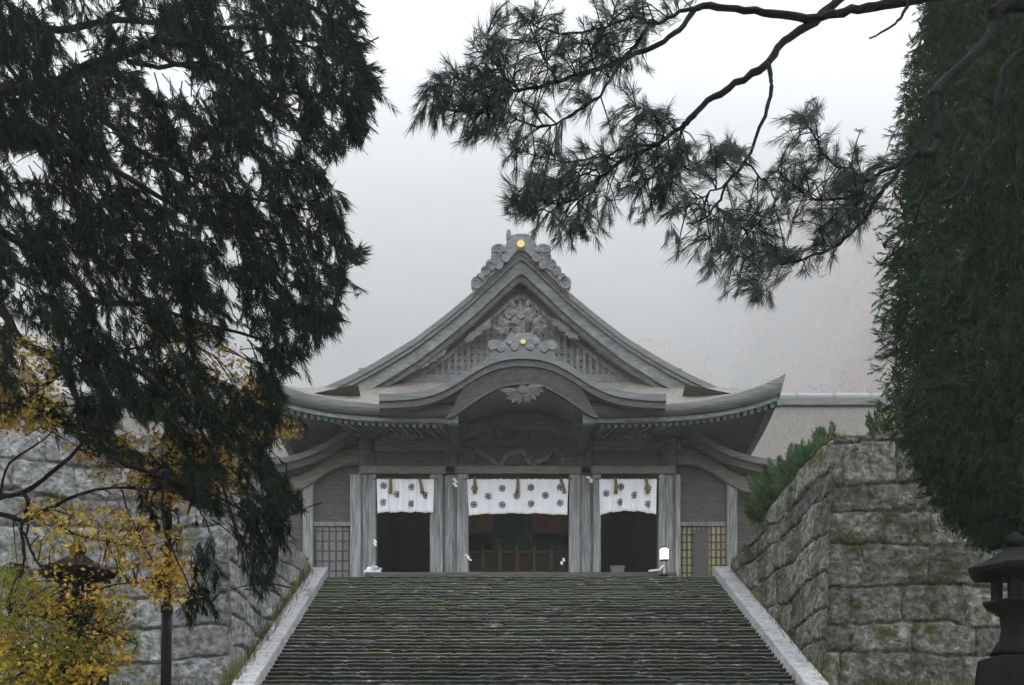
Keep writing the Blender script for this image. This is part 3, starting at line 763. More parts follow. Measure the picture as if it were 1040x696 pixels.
# gegyo: carved flower pendant with leaf scrolls
def flower(m, c, r, y0, n=6, pet=.55):
    m.disc(c, r*.36, y0-.05, y0+.06, 14)
    for k in range(n):
        q = 2*math.pi*k/n + math.pi/2
        m.disc((c[0] + r*.62*math.cos(q), c[1] + r*.62*math.sin(q)), r*.36*1.0, y0 - .012*(k % 2), y0+.07, 12)
m = MB()
c0 = E(0, 321, YG+.1)
m.disc(c0, .13, YG-.02, YG+.13, 16); m.disc(c0, .2, YG+.04, YG+.13, 6)
for k in range(6):
    q = math.pi/2 + k*math.pi/3; leaf(m, (c0[0]+.13*math.cos(q), c0[1]+.13*math.sin(q)), q, .30, .12, YG+.02, YG+.13)
for k in range(6):
    q = math.pi/2 + (k+.5)*math.pi/3; leaf(m, (c0[0]+.12*math.cos(q), c0[1]+.12*math.sin(q)), q, .26, .07, YG+.06, YG+.13)
c1 = E(-1, 336, YG+.1)
for k in range(7): leaf(m, c1, math.pi*(1.05 + .9*k/6), .30 - .03*abs(k-3), .07, YG+.0+.01*(k%2), YG+.11)
for s_ in (-1, 1):
    for (dx, y, an, L, w) in [(12,324,.9,.36,.10),(14,330,.25,.42,.11),(16,336,-.25,.40,.10),(11,341,-.8,.34,.09),(20,327,.55,.30,.08),(24,336,-.05,.30,.08),(8,309,1.15,.24,.07)]:
        c = E(s_*dx, y, YG+.1); leaf(m, c, an if s_ > 0 else math.pi-an, L, w, YG+.05, YG+.12)
    scroll(m, E(s_*25, 331, YG+.1), .13, YG+.06, s_); scroll(m, E(s_*20, 340, YG+.1), .12, YG+.06, s_); scroll(m, E(s_*13, 314, YG+.1), .10, YG+.06, s_)
gc = E(0, 325, YG+.1)
m.v = [(gc[0] + (x-gc[0])*.78, y, gc[1] + (z-gc[1])*.80) for x, y, z in m.v]
m.build('gable_pendant', M['carving'], hall, bevel=.018)
# leaf carvings along the inner gable boards
for s_ in (-1, 1):
    for grp_ in ([(36,326),(44,332),(52,338)], [(82,353.5),(90,359),(98,364)]):
        m = MB()
        for k, (dx, y) in enumerate(grp_):
            c = E(s_*dx, y, YG+.2); an = -.62
            leaf(m, (c[0]-s_*.15, c[1]+.1), an if s_ > 0 else math.pi-an, .42, .10, YG+.36, YG+.46)
        m.build('gable_leaf_carving', M['carving'], hall)
# ridge ornament of the porch gable, with its gilt boss
m = MB(); YR = YK+.05
pts = [E(d, y, YR) for d, y in [(-34,364),(-32,356),(-36,351),(-30,345),(-20,347),(-14,341),(-6,338),(6,338),(14,341),(20,347),(30,345),(36,351),(32,356),(34,364)]]
m.poly(pts, YR, YR+.22)
for s in (-1, 1):
    for dx, y, r in ((30,351,.13),(22,354,.11),(13,347,.10),(8,353,.10)): m.disc(E(s*dx, y, YR), r, YR-.05, YR+.02, 12)
po = m.build('porch_ridge_ornament', M['barge'], hall, bevel=.02)
mm = MB(); mm.disc(E(0.5, 348.5, YR), .062, YR-.09, YR-.01, 18); mm.build('gilt_boss', M['gold'], po, bevel=.01)
MB().ribbon([E(d, 341 + .02*d*d, YR) for d in range(-9, 10, 3)], [E(d, 362, YR) for d in range(-9, 10, 3)], YR+.22, 27.6).build('porch_ridge', M['shingle'], hall)
# ridge end ornament at the top of the gable
m = MB(); YO = YG-.12
body = [(-16,262),(-17,251),(-13,243),(-16,240),(-15,234.5),(-11.5,236),(-10,239.5),(-6,238),(0,237),(6,238),(10,239.5),(13,243),(17,251),(16,262),(0,249)]
body = [(-50,294),(-52,288),(-46,279),(-39,279),(-40,271),(-33,265),(-31,259),(-22,259),(-17,251),(-14,243),(-16,240),(-15,234.5),(-11.5,236),(-10,239.5),(-6,238),(0,237),(6,238),(10,239.5),(14,243),(17,251),(22,259),(31,259),(33,265),(40,271),(39,279),(46,279),(52,288),(50,294),(30,276),(0,247)]
m2 = [E(d, y, YO) for d, y in body]
# split into convex-ish quads along the axis
left = body[:16]; 
tops = [(-52,289),(-48,281),(-41,277),(-36,268),(-31,261),(-22,258),(-17.5,250),(-14,242),(-10,239),(-4,237.5),(4,237.5),(10,239),(14,242),(17.5,250),(22,258),(31,261),(36,268),(41,277),(48,281),(52,289)]
tp = [E(d, y, YO) for d, y in tops]
bt2 = [(x, float(np.interp(x, [p[0] for p in gt], [p[1] for p in gt]))-.05) for x, z in tp]
m.ribbon(tp, bt2, YO, YO+.35)
for s in (-1, 1):
    for dx, y, r, rz in ((24,254.5,.22,.15),(28,262,.13,.13),(33,270,.15,.15),(39,276,.13,.13),(44.5,283,.12,.12),(48.5,288,.16,.16),(17,262,.14,.14),(24,270,.12,.12)):
        m.disc(E(s*dx, y, YO), r, YO-.06, YO+.2, 14, rz)
    m.disc(E(s*13.5, 238.5, YO), .07, YO-.03, YO+.2, 10, .13)
    for dx, y, r in ((24,254.5,.13),(33,270,.10),(28,262.5,.09),(39,276.5,.09),(48.5,288,.11)): scroll(m, E(s*dx, y, YO), r, YO-.065, s, .022)
m.v = [(AX + (x-AX)*.93, y, z) for x, y, z in m.v]
ro = m.build('ridge_ornament', M['barge'], hall, bevel=.025)
mm = MB(); mm.disc(E(-.3, 249.5, YO), .10, YO-.10, YO+.01, 20); mm.build('gilt_boss', M['gold'], ro, bevel=.012)
MB().box(AX-.32, AX+.32, YO+.36, 39, EZ(253,YG), EZ(239,YG)).build('ridge', M['shingle'], hall, bevel=.05)
# side wings under the great eaves
YWG = 28.35
for s in (-1, 1):
    wing_top = smoothline([(158,436),(170,443),(185,454),(205,465),(230,472.5),(252,475.5),(266,476.5)], 30)
    t = [E(s*d, y, YWG) for d, y in wing_top]
    MB().ribbon(t, [(x, z-.16) for x, z in t], YWG-.75, 31.5).build('wing_roof', M['shingle_edge'], hall)
    MB().ribbon([(x, z-.163) for x, z in t], [(x, z-.34) for x, z in t], YWG-.62, YWG-.45).build('wing_bargeboard', M['wood_dark'], hall)
    eb = smoothline([(158,459),(172,459.5),(184,463),(198,471),(212,481),(224,487),(234,489)], 30)
    t = [E(s*d, y, YWG) for d, y in eb]
    MB().ribbon(t, [(x, z-.40) for x, z in t], YWG-.28, YWG-.04).build('rainbow_beam', M['wood_beam'], hall, bevel=.03)
    xa, xb = sorted((E(s*160,0,YWG)[0], E(s*214,0,YWG)[0]))
    MB().box(xa, xb, YWG, YWG+.1, EZ(530,YWG), EZ(452,YWG)).build('wing_wall', M['wood_dark'], hall)
    MB().box(xa, xb, YWG-.06, YWG+.04, EZ(535,YWG), EZ(530.5,YWG)).build('wing_rail', M['wood'], hall, bevel=.015)
    xp = E(s*(214), 0, YWG)[0]
    MB().box(xp-.14, xp+.14, YWG-.2, YWG+.1, FZ, EZ(492,YWG)).build('wing_post', M['wood_pale' if s < 0 else 'wood'], hall, bevel=.02)
    MB().box(min(xp,xp+s*1.6), max(xp,xp+s*1.6), YWG+.4, YWG+.5, FZ, EZ(478,YWG)).build('wing_wall', M['wood_dark'], hall)
    # lattice screen
    fr = MB().box(xa+.02, xb-.02, YWG+.03, YWG+.07, FZ, EZ(535,YWG)-.003).build('lattice_screen', M['plank' if s < 0 else 'shoji'], hall)
    m = MB(); nx_ = 11 if s > 0 else 8
    for k in range(nx_+1):
        x = xa + (xb-xa)*k/nx_; w_ = .055 if (s > 0 and k in (5,6)) else .022
        m.box(x-w_, x+w_, YWG-.01, YWG+.027, FZ, EZ(535,YWG)-.003)
    z = FZ + .15
    while z < EZ(537, YWG):
        m.box(xa, xb, YWG+.005, YWG+.024, z-.018, z+.018); z += .21 if s > 0 else .27
    m.build('lattice_bars', M['wood_dark'], fr)
    if s > 0:
        MB().box(E(176,0,YWG)[0], E(191,0,YWG)[0], YWG-.03, YWG-.012, FZ, EZ(538,YWG)).build('lattice_door', M['wood_dark'], fr, bevel=.01)

# ------------------------------------------------------------------ curtains with crests and cords
def curtain(label, x0, x1, y0, y1, crests, cords, dip):
    Y = YC - .36
    a = W(x0, y0, Y); b_ = W(x1, y1, Y)
    c = thing('entrance_curtain', label, 'curtain', ((a.x+b_.x)/2, Y, a.z), 'crested white curtains in the doorways')
    nx, nz = 60, 16; V = []
    for j in range(nz):
        for i in range(nx):
            q = i/(nx-1); t = j/(nz-1)
            taper = .02*t*(1-2*q)*(b_.x-a.x)*.8
            z = a.z + (b_.z-a.z)*t + dip*t*math.sin(math.pi*q)*.0 + dip*t*(1-(2*q-1)**2) - .012*(1-t)*math.sin(math.pi*q*3)**2
            y = Y + .045*math.sin(q*23+1)*t**.7 + .026*math.sin(q*51+2)*t**.7 + .012*math.sin(q*90) - .06*t
            V.append((a.x + (b_.x-a.x)*q + taper, y, z))
    V = np.array(V)
    o = np_mesh('cloth', V, grid_faces(nz, nx), M['cloth'], c, smooth=True)
    sm = o.modifiers.new('thickness', 'SOLIDIFY'); sm.thickness = .008; sm.offset = 1
    Vg = V.reshape(nz, nx, 3)
    for cx, cyp in crests:
        p = W(cx, cyp, Y); q = (p.x-a.x)/(b_.x-a.x); t = (p.z-a.z)/(b_.z-a.z)
        ii = int(np.clip(q*(nx-1), 1, nx-2)); jj = int(np.clip(t*(nz-1), 1, nz-2))
        yb = Vg[jj, ii-1:ii+3, 1].min() - .014
        m = MB(); m.disc((p.x, p.z), .040, yb-.003, yb+.005, 12)
        for k in range(8):
            an = 2*math.pi*k/8 + .2
            m.disc((p.x + .072*math.cos(an), p.z + .072*math.sin(an)), .024, yb-.003, yb+.005, 8)
        m.build('crest', M['crest'], c)
    for cx, sl in cords:
        p0 = W(cx, y0-1, Y-.05); p1 = W(cx+sl, y0+14.5, Y-.09)
        mid = (p0+p1)/2 + Vector((.01,-.02,0))
        MB().tube([p0, mid, p1], [.035,.045,.055], 8).build('cord', M['cord'], c, smooth=True)
    MB().tube([Vector((a.x-.1, Y+.01, a.z+.005)), Vector((b_.x+.1, Y+.01, a.z+.005))], .016, 8).build('rod', M['wood_dark'], c)
s8 = lambda L: [(440+x/4, 480+y/4) for x, y in L]
curtain('wide white curtain with eleven navy crests across the central doorway', 474.5, 577.5, 486.5, 524,
        s8([(168,66),(165,133),(223,100),(280,65),(280,133),(338,97),(397,62),(397,130),(455,95),(515,62),(515,127)]), [(482,0),(526,-.5),(569,4.5)], .05)
curtain('white curtain with a bottom edge lifted in the middle in the right doorway', 608.5, 667, 486.5, 523.5,
        s8([(703,87),(762,60),(760,123),(818,93),(872,65),(872,130)]), [(625,.5),(656,2)], .10)
curtain('white curtain with six navy crests in the left doorway', 382.5, 441, 486.5, 521.5,
        [(370+x/3.867, 420+y/3.867) for x, y in [(77,285),(77,352),(130,320),(187,290),(187,357),(242,323)]], [(396.5,0),(426,3)], .02)

# ------------------------------------------------------------------ small things at the hall
def streamer(px, py, Y, s, label, tilt=0.0, n=4):
    m = MB(); p = W(px, py, Y); k = Y/FPX; x = p.x; z = p.z
    vs = []; fs = []
    for i in range(n):                                     # zigzag folded paper
        w = s*k*.42; h = s*k*.48; dx = (i % 2)*w*.6 + tilt*i*h
        b0 = len(vs)
        vs += [(x+dx-w*.6, Y - .01*i, z - i*h*.8), (x+dx+w*.6, Y - .01*i - .02, z - i*h*.8), (x+dx+w*.6+w*.5, Y - .01*i - .03, z-(i+1)*h*.8), (x+dx-w*.2, Y-.01*i-.01, z-(i+1)*h*.8)]
        fs.append((b0, b0+1, b0+2, b0+3))
    o = m.add(vs, fs).build('paper_streamer', M['paper'])
    sm = o.modifiers.new('thickness', 'SOLIDIFY'); sm.thickness = .004
    tag(o, label, 'paper streamer', 'white paper streamers on the hall front')
YP = YC - .37
streamer(461, 486, YP, 6, 'white folded paper bunch high on the pillar left of the central doorway')
streamer(596.5, 484, YP, 6, 'slanting white paper strip high on the pillar right of the central doorway', .55, 3)
streamer(380, 548, YP, 4.5, 'small white paper streamer halfway up the left edge of the left doorway')
streamer(473, 563, YP, 4.5, 'small white paper streamer at the lower left edge of the central doorway', .5)
streamer(572, 567, YP, 4.5, 'small white paper streamer at the lower right edge of the central doorway', -.5)
p = W(378.5, 583.5, YC-.7); m = MB()
for k in range(7):
    c = Vector((p.x + random.uniform(-.16, .16), p.y + random.uniform(-.1, .1), FZ + .16)); m.bar(c, c + Vector((random.uniform(-.15,.15), random.uniform(-.1,.1), random.uniform(.06,.17))), .12, .03)
m.box(p.x-.22, p.x+.22, p.y-.12, p.y+.12, FZ+.121, FZ+.2)
tag(m.build('crumpled_paper', M['paper'], bevel=.01), 'crumpled white paper heap at the foot of the left door post', 'paper')

# lamp stand right of the right doorway
lp = W(674.5, 585, 27.1); lx, ly = lp.x, 27.1
lamp = thing('lamp_stand', 'small lit white lamp on a short stand by the right pillar', 'lamp', (lx, ly, FZ))
MB().lathe((lx, ly, FZ+.006), [(.13,0),(.13,.03),(.03,.06)], 16).build('base', M['iron'], lamp)
MB().tube([(lx,ly,FZ+.05),(lx,ly,EZ(569.5,ly))], .022, 8).build('pole', M['metal'], lamp)
zs, ze = EZ(568.5, ly), EZ(557.5, ly)
MB().lathe((lx, ly, zs), [(.075,0),(.105,.03),(.105,ze-zs-.03),(.08,ze-zs)], 16).build('lamp_glass', M['lamp'], lamp, smooth=True)
m = MB().lathe((lx, ly, ze), [(.15,0),(.13,.03),(.03,.08)], 16); m.lathe((lx, ly, zs-.03), [(.1,0),(.12,.028)], 16)
m.build('lamp_cap', M['wood_dark'], lamp)
m = MB(); m.tube([Vector((lx-.02,ly,FZ+.3)), Vector((lx-.12,ly-.03,FZ+.17)), Vector((lx-.32,ly-.05,FZ+.14)), Vector((lx-.42,ly-.05,FZ+.13))], .03, 6)
m.build('cable', M['paper'], lamp, smooth=True)

# low slatted barrier inside the central doorway
YB = 29.4
a = W(472, 586, YB); b_ = W(579, 559, YB); bar = thing('offering_rail', 'low brown slatted rail inside the central doorway', 'rail', ((a.x+b_.x)/2, YB, FZ+.12))
z1 = b_.z
MB().box(a.x, b_.x, YB-.05, YB+.05, z1-.10, z1-.02).build('top_rail', M['rail'], bar, bevel=.01)
MB().box(a.x, b_.x, YB-.03, YB+.03, FZ+.55, FZ+.62).build('lower_rail', M['rail'], bar, bevel=.01)
for k in range(7):
    x = a.x + (b_.x-a.x)*k/6*.98+.02
    MB().box(x-.05, x+.05, YB-.06, YB+.06, FZ+.12, z1 + .14).build('post', M['rail'], bar, bevel=.01)
MB().box(a.x, b_.x, YB+.07, YB+.10, FZ+.12, z1-.11).build('back_panel', M['rail_dark'], bar)

p0 = W(620.5, 586, 28.6); p1 = W(634, 576.5, 28.6)
bx = thing('donation_box', 'small grey box standing inside the right doorway', 'box', ((p0.x+p1.x)/2, 28.7, FZ+.12))
MB().box(p0.x, p1.x, 28.6, 28.9, FZ+.12, p1.z).build('box_body', M['plank'], bx, bevel=.015)
MB().box(p0.x-.03, p1.x+.03, 28.57, 28.93, p1.z+.002, p1.z+.05).build('box_lid', M['wood_pale'], bx, bevel=.01)

# ------------------------------------------------------------------ corridor buildings beside the hall
def corridor(s, label):
    Yr, Ye = 35.0, 31.2
    zr, ze_ = EZ(412, Yr), EZ(475, Ye)
    xa, xb = sorted((AX + s*5.2, AX + s*20))
    cb = thing('corridor_building', label, 'building', ((xa+xb)/2, 33, FZ))
    n = 14; vs = []
    for k in range(n):
        q = k/(n-1); Y = Ye + (Yr-Ye)*q; z = ze_ + (zr-ze_)*(q*.85 + .15*q*q)
        vs += [(xa, Y, z), (xb, Y, z)]
    for k in range(n):
        q = 1-k/(n-1); Y = Yr + (Yr-Ye)*(1-q); z = ze_ + (zr-ze_)*(q*.85 + .15*q*q)
        vs += [(xa, Y, z), (xb, Y, z)]
    o = MB().add(vs, [(2*k, 2*k+1, 2*k+3, 2*k+2) for k in range(2*n-1)]).build('roof', M['corridor_roof'], cb)
    sm = o.modifiers.new('thickness', 'SOLIDIFY'); sm.thickness = .16; sm.offset = -1
    MB().box(xa, xb, Yr-.22, Yr+.22, zr-.05, zr+.17).build('ridge_base', M['shingle_edge'], cb, bevel=.02)
    m = MB().tube([(xa, Yr, zr+.26), (xb, Yr, zr+.26)], .15, 14); m.build('ridge_cap', M['ridge_metal'], cb, smooth=True)
    x = xa + .5
    while x < xb:
        MB().tube([(x, Yr, zr+.26), (x+.07, Yr, zr+.26)], .165, 14).build('ridge_band', M['ridge_tile'], cb); x += 1.25
    MB().box(xa, xb, Ye-.08, Ye+.05, ze_-.21, ze_-.163).build('eave_gutter', M['metal'], cb, bevel=.01)
    MB().box(xa, xb, Ye+1.0, Ye+1.12, FZ, ze_+.7).build('wall', M['plank'], cb)
    m = MB(); x = xa + .4
    while x < xb:
        MB().box(x-.1, x+.1, Ye+.87, Ye+1.0, FZ, ze_+.6).build('post', M['wood'], cb); x += 1.9
corridor(1, 'long corridor building with pale shingle roof to the right behind the hall')
corridor(-1, 'long corridor building with pale shingle roof to the left of the hall behind the trees')

# ------------------------------------------------------------------ stone lanterns and pole
def stone_lantern(px, Y, y_eave, y_base, wpx, label):
    k = Y/FPX; c = W(px, y_base, Y); zb = float(ground_z(np.array(c.x), np.array(Y)))
    L = thing('stone_lantern', label, 'lantern', (c.x, Y, zb), 'stone lanterns flanking the stairs')
    R0 = wpx*k/2; ze = EZ(y_eave, Y); z_b = c.z
    x = c.x
    MB().lathe((x, Y, zb-.2), [(R0*.86,0),(R0*.86, max(z_b-zb,.2)+.0),(R0*.80, max(z_b-zb,.2)+.2)], 4, math.pi/4).build('base', M['lantern'], L, bevel=.02)
    hs_ = ze - z_b
    MB().lathe((x, Y, z_b+.03), [(R0*.5,0),(R0*.42,.06),(R0*.30,.14),(R0*.27,hs_*.30),(R0*.30,hs_*.48),(R0*.40,hs_*.5)], 20).build('shaft', M['lantern'], L, smooth=True)
    MB().lathe((x, Y, z_b+hs_*.53), [(R0*.3,0),(R0*.68,hs_*.10),(R0*.72,hs_*.16)], 6).build('platform', M['lantern'], L, bevel=.015)
    fb = MB()
    zf0, zf1 = z_b+hs_*.692, ze - .005; r = R0*.40
    for q in range(6):
        an = q*math.pi/3; fb.box(x+r*math.cos(an)-.035, x+r*math.cos(an)+.035, Y+r*math.sin(an)-.035, Y+r*math.sin(an)+.035, zf0, zf1)
    fb.lathe((x, Y, zf0), [(r*.7,0),(r*.7,.03)], 6); fb.build('fire_box', M['lantern'], L)
    MB().lathe((x, Y, ze), [(R0*.5,-.02),(R0*1.0,.02),(R0*1.04,.08),(R0*.7,.14),(R0*.42,.21),(R0*.18,.28)], 6).build('roof', M['lantern'], L, bevel=.015)
    MB().lathe((x, Y, ze+.275), [(R0*.14,0),(R0*.22,.05),(R0*.20,.10),(R0*.03,.16)], 14).build('finial', M['lantern'], L, smooth=True)
stone_lantern(79, 12.0, 588, 668, 78, 'dark stone lantern half hidden behind yellow maple leaves')
stone_lantern(1030, 10.0, 586, 668, 92, 'dark stone lantern under the tall cypress at the right edge')

pb = W(168.6, 696, 11.5); pole = thing('metal_pole', 'slender dark metal pole before the pale stone wall', 'pole', (pb.x, 11.5, float(ground_z(np.array(pb.x), np.array(11.5)))))
p1 = W(169.5, 620, 11.5); p2 = W(173, 430, 11.5)
MB().tube([(pb.x-.01, 11.5, 2.2), p1], .058, 12).build('lower_tube', M['iron'], pole, smooth=True)
MB().tube([p1 - Vector((0,0,.03)), p1 + Vector((0,0,.06))], .068, 12).build('collar', M['iron'], pole)
MB().tube([p1 + Vector((0,0,.03)), p2], .040, 12).build('upper_tube', M['iron'], pole, smooth=True)
MB().lathe((p2.x, p2.y, p2.z), [(.05,0),(.05,.03),(.01,.05)], 12).build('cap', M['iron'], pole)

# ------------------------------------------------------------------ vegetation
def unit(a): return a / np.maximum(np.linalg.norm(a, axis=-1, keepdims=True), 1e-9)
def perp(d):
    r = RNG.normal(size=d.shape); r -= d * (r*d).sum(-1, keepdims=True); return unit(r)
def kites(B, D, L, Wd, at=.45, col=None):
    """flat needle/leaf diamonds: bases B, directions D, lengths L, half widths Wd"""
    S = perp(D); L = L[..., None]; Wd = Wd[..., None]
    V = np.stack([B, B + D*L*at + S*Wd, B + D*L, B + D*L*at - S*Wd], 1).reshape(-1, 3)
    return V
def tufts(P, A, n, L, Wd, spread, back=.9, droop=0.25):
    """needle tufts: P (m,3) shoot tips, A (m,3) axes; n needles each"""
    m = len(P); A = unit(A)
    Ar = np.repeat(A, n, 0); Pr = np.repeat(P, n, 0)
    t = RNG.uniform(0, 1, m*n); ang = np.radians(RNG.uniform(8, spread, m*n)) * (1 - .35*t)
    D = Ar*np.cos(ang)[:, None] + perp(Ar)*np.sin(ang)[:, None]
    D[:, 2] -= droop*RNG.uniform(.4, 1, m*n); D = unit(D)
    sc = np.repeat(RNG.uniform(.62, 1.22, m), n)
    B = Pr - Ar*((1-t)*L*back)[:, None]*sc[:, None]
    return kites(B, D, L*RNG.uniform(.7, 1.1, m*n)*sc, np.full(m*n, Wd)*RNG.uniform(.7, 1.2, m*n))
def fol(name, Vs, mat, parent, tone=None):
    V = np.concatenate(Vs) if isinstance(Vs, list) else Vs
    loc = np.array(parent.location)
    n = len(V)//4
    col = np.repeat(RNG.uniform(0, 1, n) if tone is None else tone, 4)
    return np_mesh(name, V, np.arange(len(V)).reshape(-1, 4), mat, parent, col=col)
def inpoly(P, poly):
    x, y = P[:, 0], P[:, 1]; ins = np.zeros(len(P), bool); n = len(poly)
    for i in range(n):
        x0, y0 = poly[i]; x1, y1 = poly[(i+1) % n]
        c = ((y0 > y) != (y1 > y)) & (x < (x1-x0)*(y-y0)/((y1-y0) or 1e-9) + x0)
        ins ^= c
    return ins
def sample_poly(poly, n, holes=()):
    a = np.array(poly); lo, hi = a.min(0), a.max(0); out = []
    tot = 0
    while tot < n:
        P = RNG.uniform(lo, hi, (n*2, 2)); k = inpoly(P, poly)
        for (hx_, hy_, rx, ry) in holes: k &= ((P[:,0]-hx_)/rx)**2 + ((P[:,1]-hy_)/ry)**2 > RNG.uniform(.55, 1.1, len(P))
        P = P[k]; out.append(P); tot += len(P)
    return np.concatenate(out)[:n]
def Wn(P, Y): return np.stack([(P[:,0]-VX)*Y/FPX, Y, EYE + (VY-P[:,1])*Y/FPX], -1)
def polyline(pts, Ys, wob=0.0, sub=4):
    """photo polyline at depths Ys -> smooth 3-D points"""
    n = len(pts); Ysl = np.interp(np.linspace(0, 1, n), np.linspace(0, 1, len(Ys)), Ys)
    Q = [W(p[0], p[1], y) for p, y in zip(pts, Ysl)]
    out = []
    for i in range(n-1):
        p0, p1, p2, p3 = Q[max(i-1,0)], Q[i], Q[i+1], Q[min(i+2,n-1)]
        for k in range(sub):
            t = k/sub
            v = .5*((2*p1) + (p2-p0)*t + (2*p0-5*p1+4*p2-p3)*t*t + (3*p1-p0-3*p2+p3)*t**3)
            out.append(v + Vector((random.uniform(-wob,wob), random.uniform(-wob,wob), random.uniform(-wob,wob))))
    out.append(Q[-1]); return out
def limb(pts, Ys, r0, r1, name, mat, parent, wob=.006, n=7, build=True, mb=None):
    P = polyline(pts, Ys, wob); m = len(P)
    if parent.name.startswith('pine'): r0 *= .78; r1 *= .8
    rad = [(r0 + (r1-r0)*(k/(m-1))**.8) * random.uniform(.92, 1.08) for k in range(m)]
    b_ = mb or MB(); b_.tube(P, rad, n)
    if not mb: b_.build(name, mat, parent, smooth=True)
    return P

# ---- cedar on the left
CX, CY = -6.9, 10.5
cz = float(ground_z(np.array(CX), np.array(CY)))
cedar = thing('cedar_tree', 'large dark cedar with drooping needle sprays filling the left of the view', 'tree', (CX, CY, cz))
MB().tube([(CX+.02*k, CY, cz - .3 + k*1.1) for k in range(17)], [.62-.03*k for k in range(17)], 14).build('trunk', M['bark'], cedar, smooth=True)
def trunkpt(y, Y=CY, X=CX): return (VX + X*FPX/Y, y)
cl = [([trunkpt(110), (-40,100),(0,92),(55,85),(90,67),(120,58),(150,45),(180,22),(205,-10)], (10.5,10,9.5), .085, .02),
      ([(150,45),(165,58),(185,67),(210,72),(245,82),(300,95),(345,100)], (9.7,9.3), .030, .008),
      ([(130,62),(160,68),(190,64),(225,60),(280,45),(330,40)], (9.8,9.6), .026, .008),
      ([(60,88),(85,108),(115,130),(140,152),(185,175),(225,195),(270,205),(330,215)], (9.9,9.0), .032, .008),
      ([trunkpt(120), (-30,120),(0,128),(40,135),(75,160),(120,175),(170,205),(230,235),(300,250)], (10.5,9.6,9), .06, .010),
      ([trunkpt(200), (-40,215),(0,235),(60,270),(95,305),(150,310),(210,330),(270,345)], (10.5,9.4,8.8), .06, .010),
      ([trunkpt(300), (-40,320),(0,315),(20,345),(60,370),(85,420),(110,460),(150,480),(200,495),(250,520)], (10.5,9.0,8.4), .06, .010),
      ([trunkpt(20), (-40,30),(0,22),(60,30),(120,20),(200,28),(270,30),(340,60)], (10.5,10.2,9.6), .06, .010),
      ([trunkpt(-60), (0,-40),(80,-30),(160,-15),(240,-10),(310,5),(355,30)], (10.5,10,9.3), .06, .010),
      ([(85,345),(130,370),(170,400),(205,440),(225,490),(240,540),(250,580)], (8.9,8.3), .025, .007),
      ([(170,480),(165,530),(185,580),(200,615)], (8.5,8.3), .014, .005),
      ([(0,55),(40,110),(80,150),(120,230),(160,290)], (10,9.6), .026, .007)]
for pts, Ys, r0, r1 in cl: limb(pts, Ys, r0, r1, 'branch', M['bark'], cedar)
CED = [(-60,-30),(358,-30),(362,10),(366,40),(374,64),(388,82),(380,112),(366,148),(350,150),(335,158),(338,190),(348,215),(352,235),(368,265),(354,280),(346,300),(344,330),(330,345),(302,368),(284,395),(286,430),(268,458),
       (296,498),(298,522),(284,548),(276,592),(262,606),(252,570),(238,535),(218,520),(170,500),(120,470),(85,450),(60,430),(0,440),(-60,450)]
HOL = [(170,72,26,22),(200,90,28,12),(82,52,18,14),(25,165,26,16),(295,140,16,14),(92,192,14,9),(228,293,20,12),(243,360,24,28),(55,68,12,7),(15,68,14,8),(225,10,14,10),(110,125,10,7),(255,165,10,12),
       (35,355,26,20),(215,362,16,14),(60,395,20,14),(175,355,14,10),(140,440,30,16),(150,30,14,8),(60,20,10,7),(215,240,12,8),(20,205,12,8),(120,320,10,10),(190,130,16,8),(150,150,10,7),(340,175,14,14),(95,480,60,16),(10,440,40,20)]
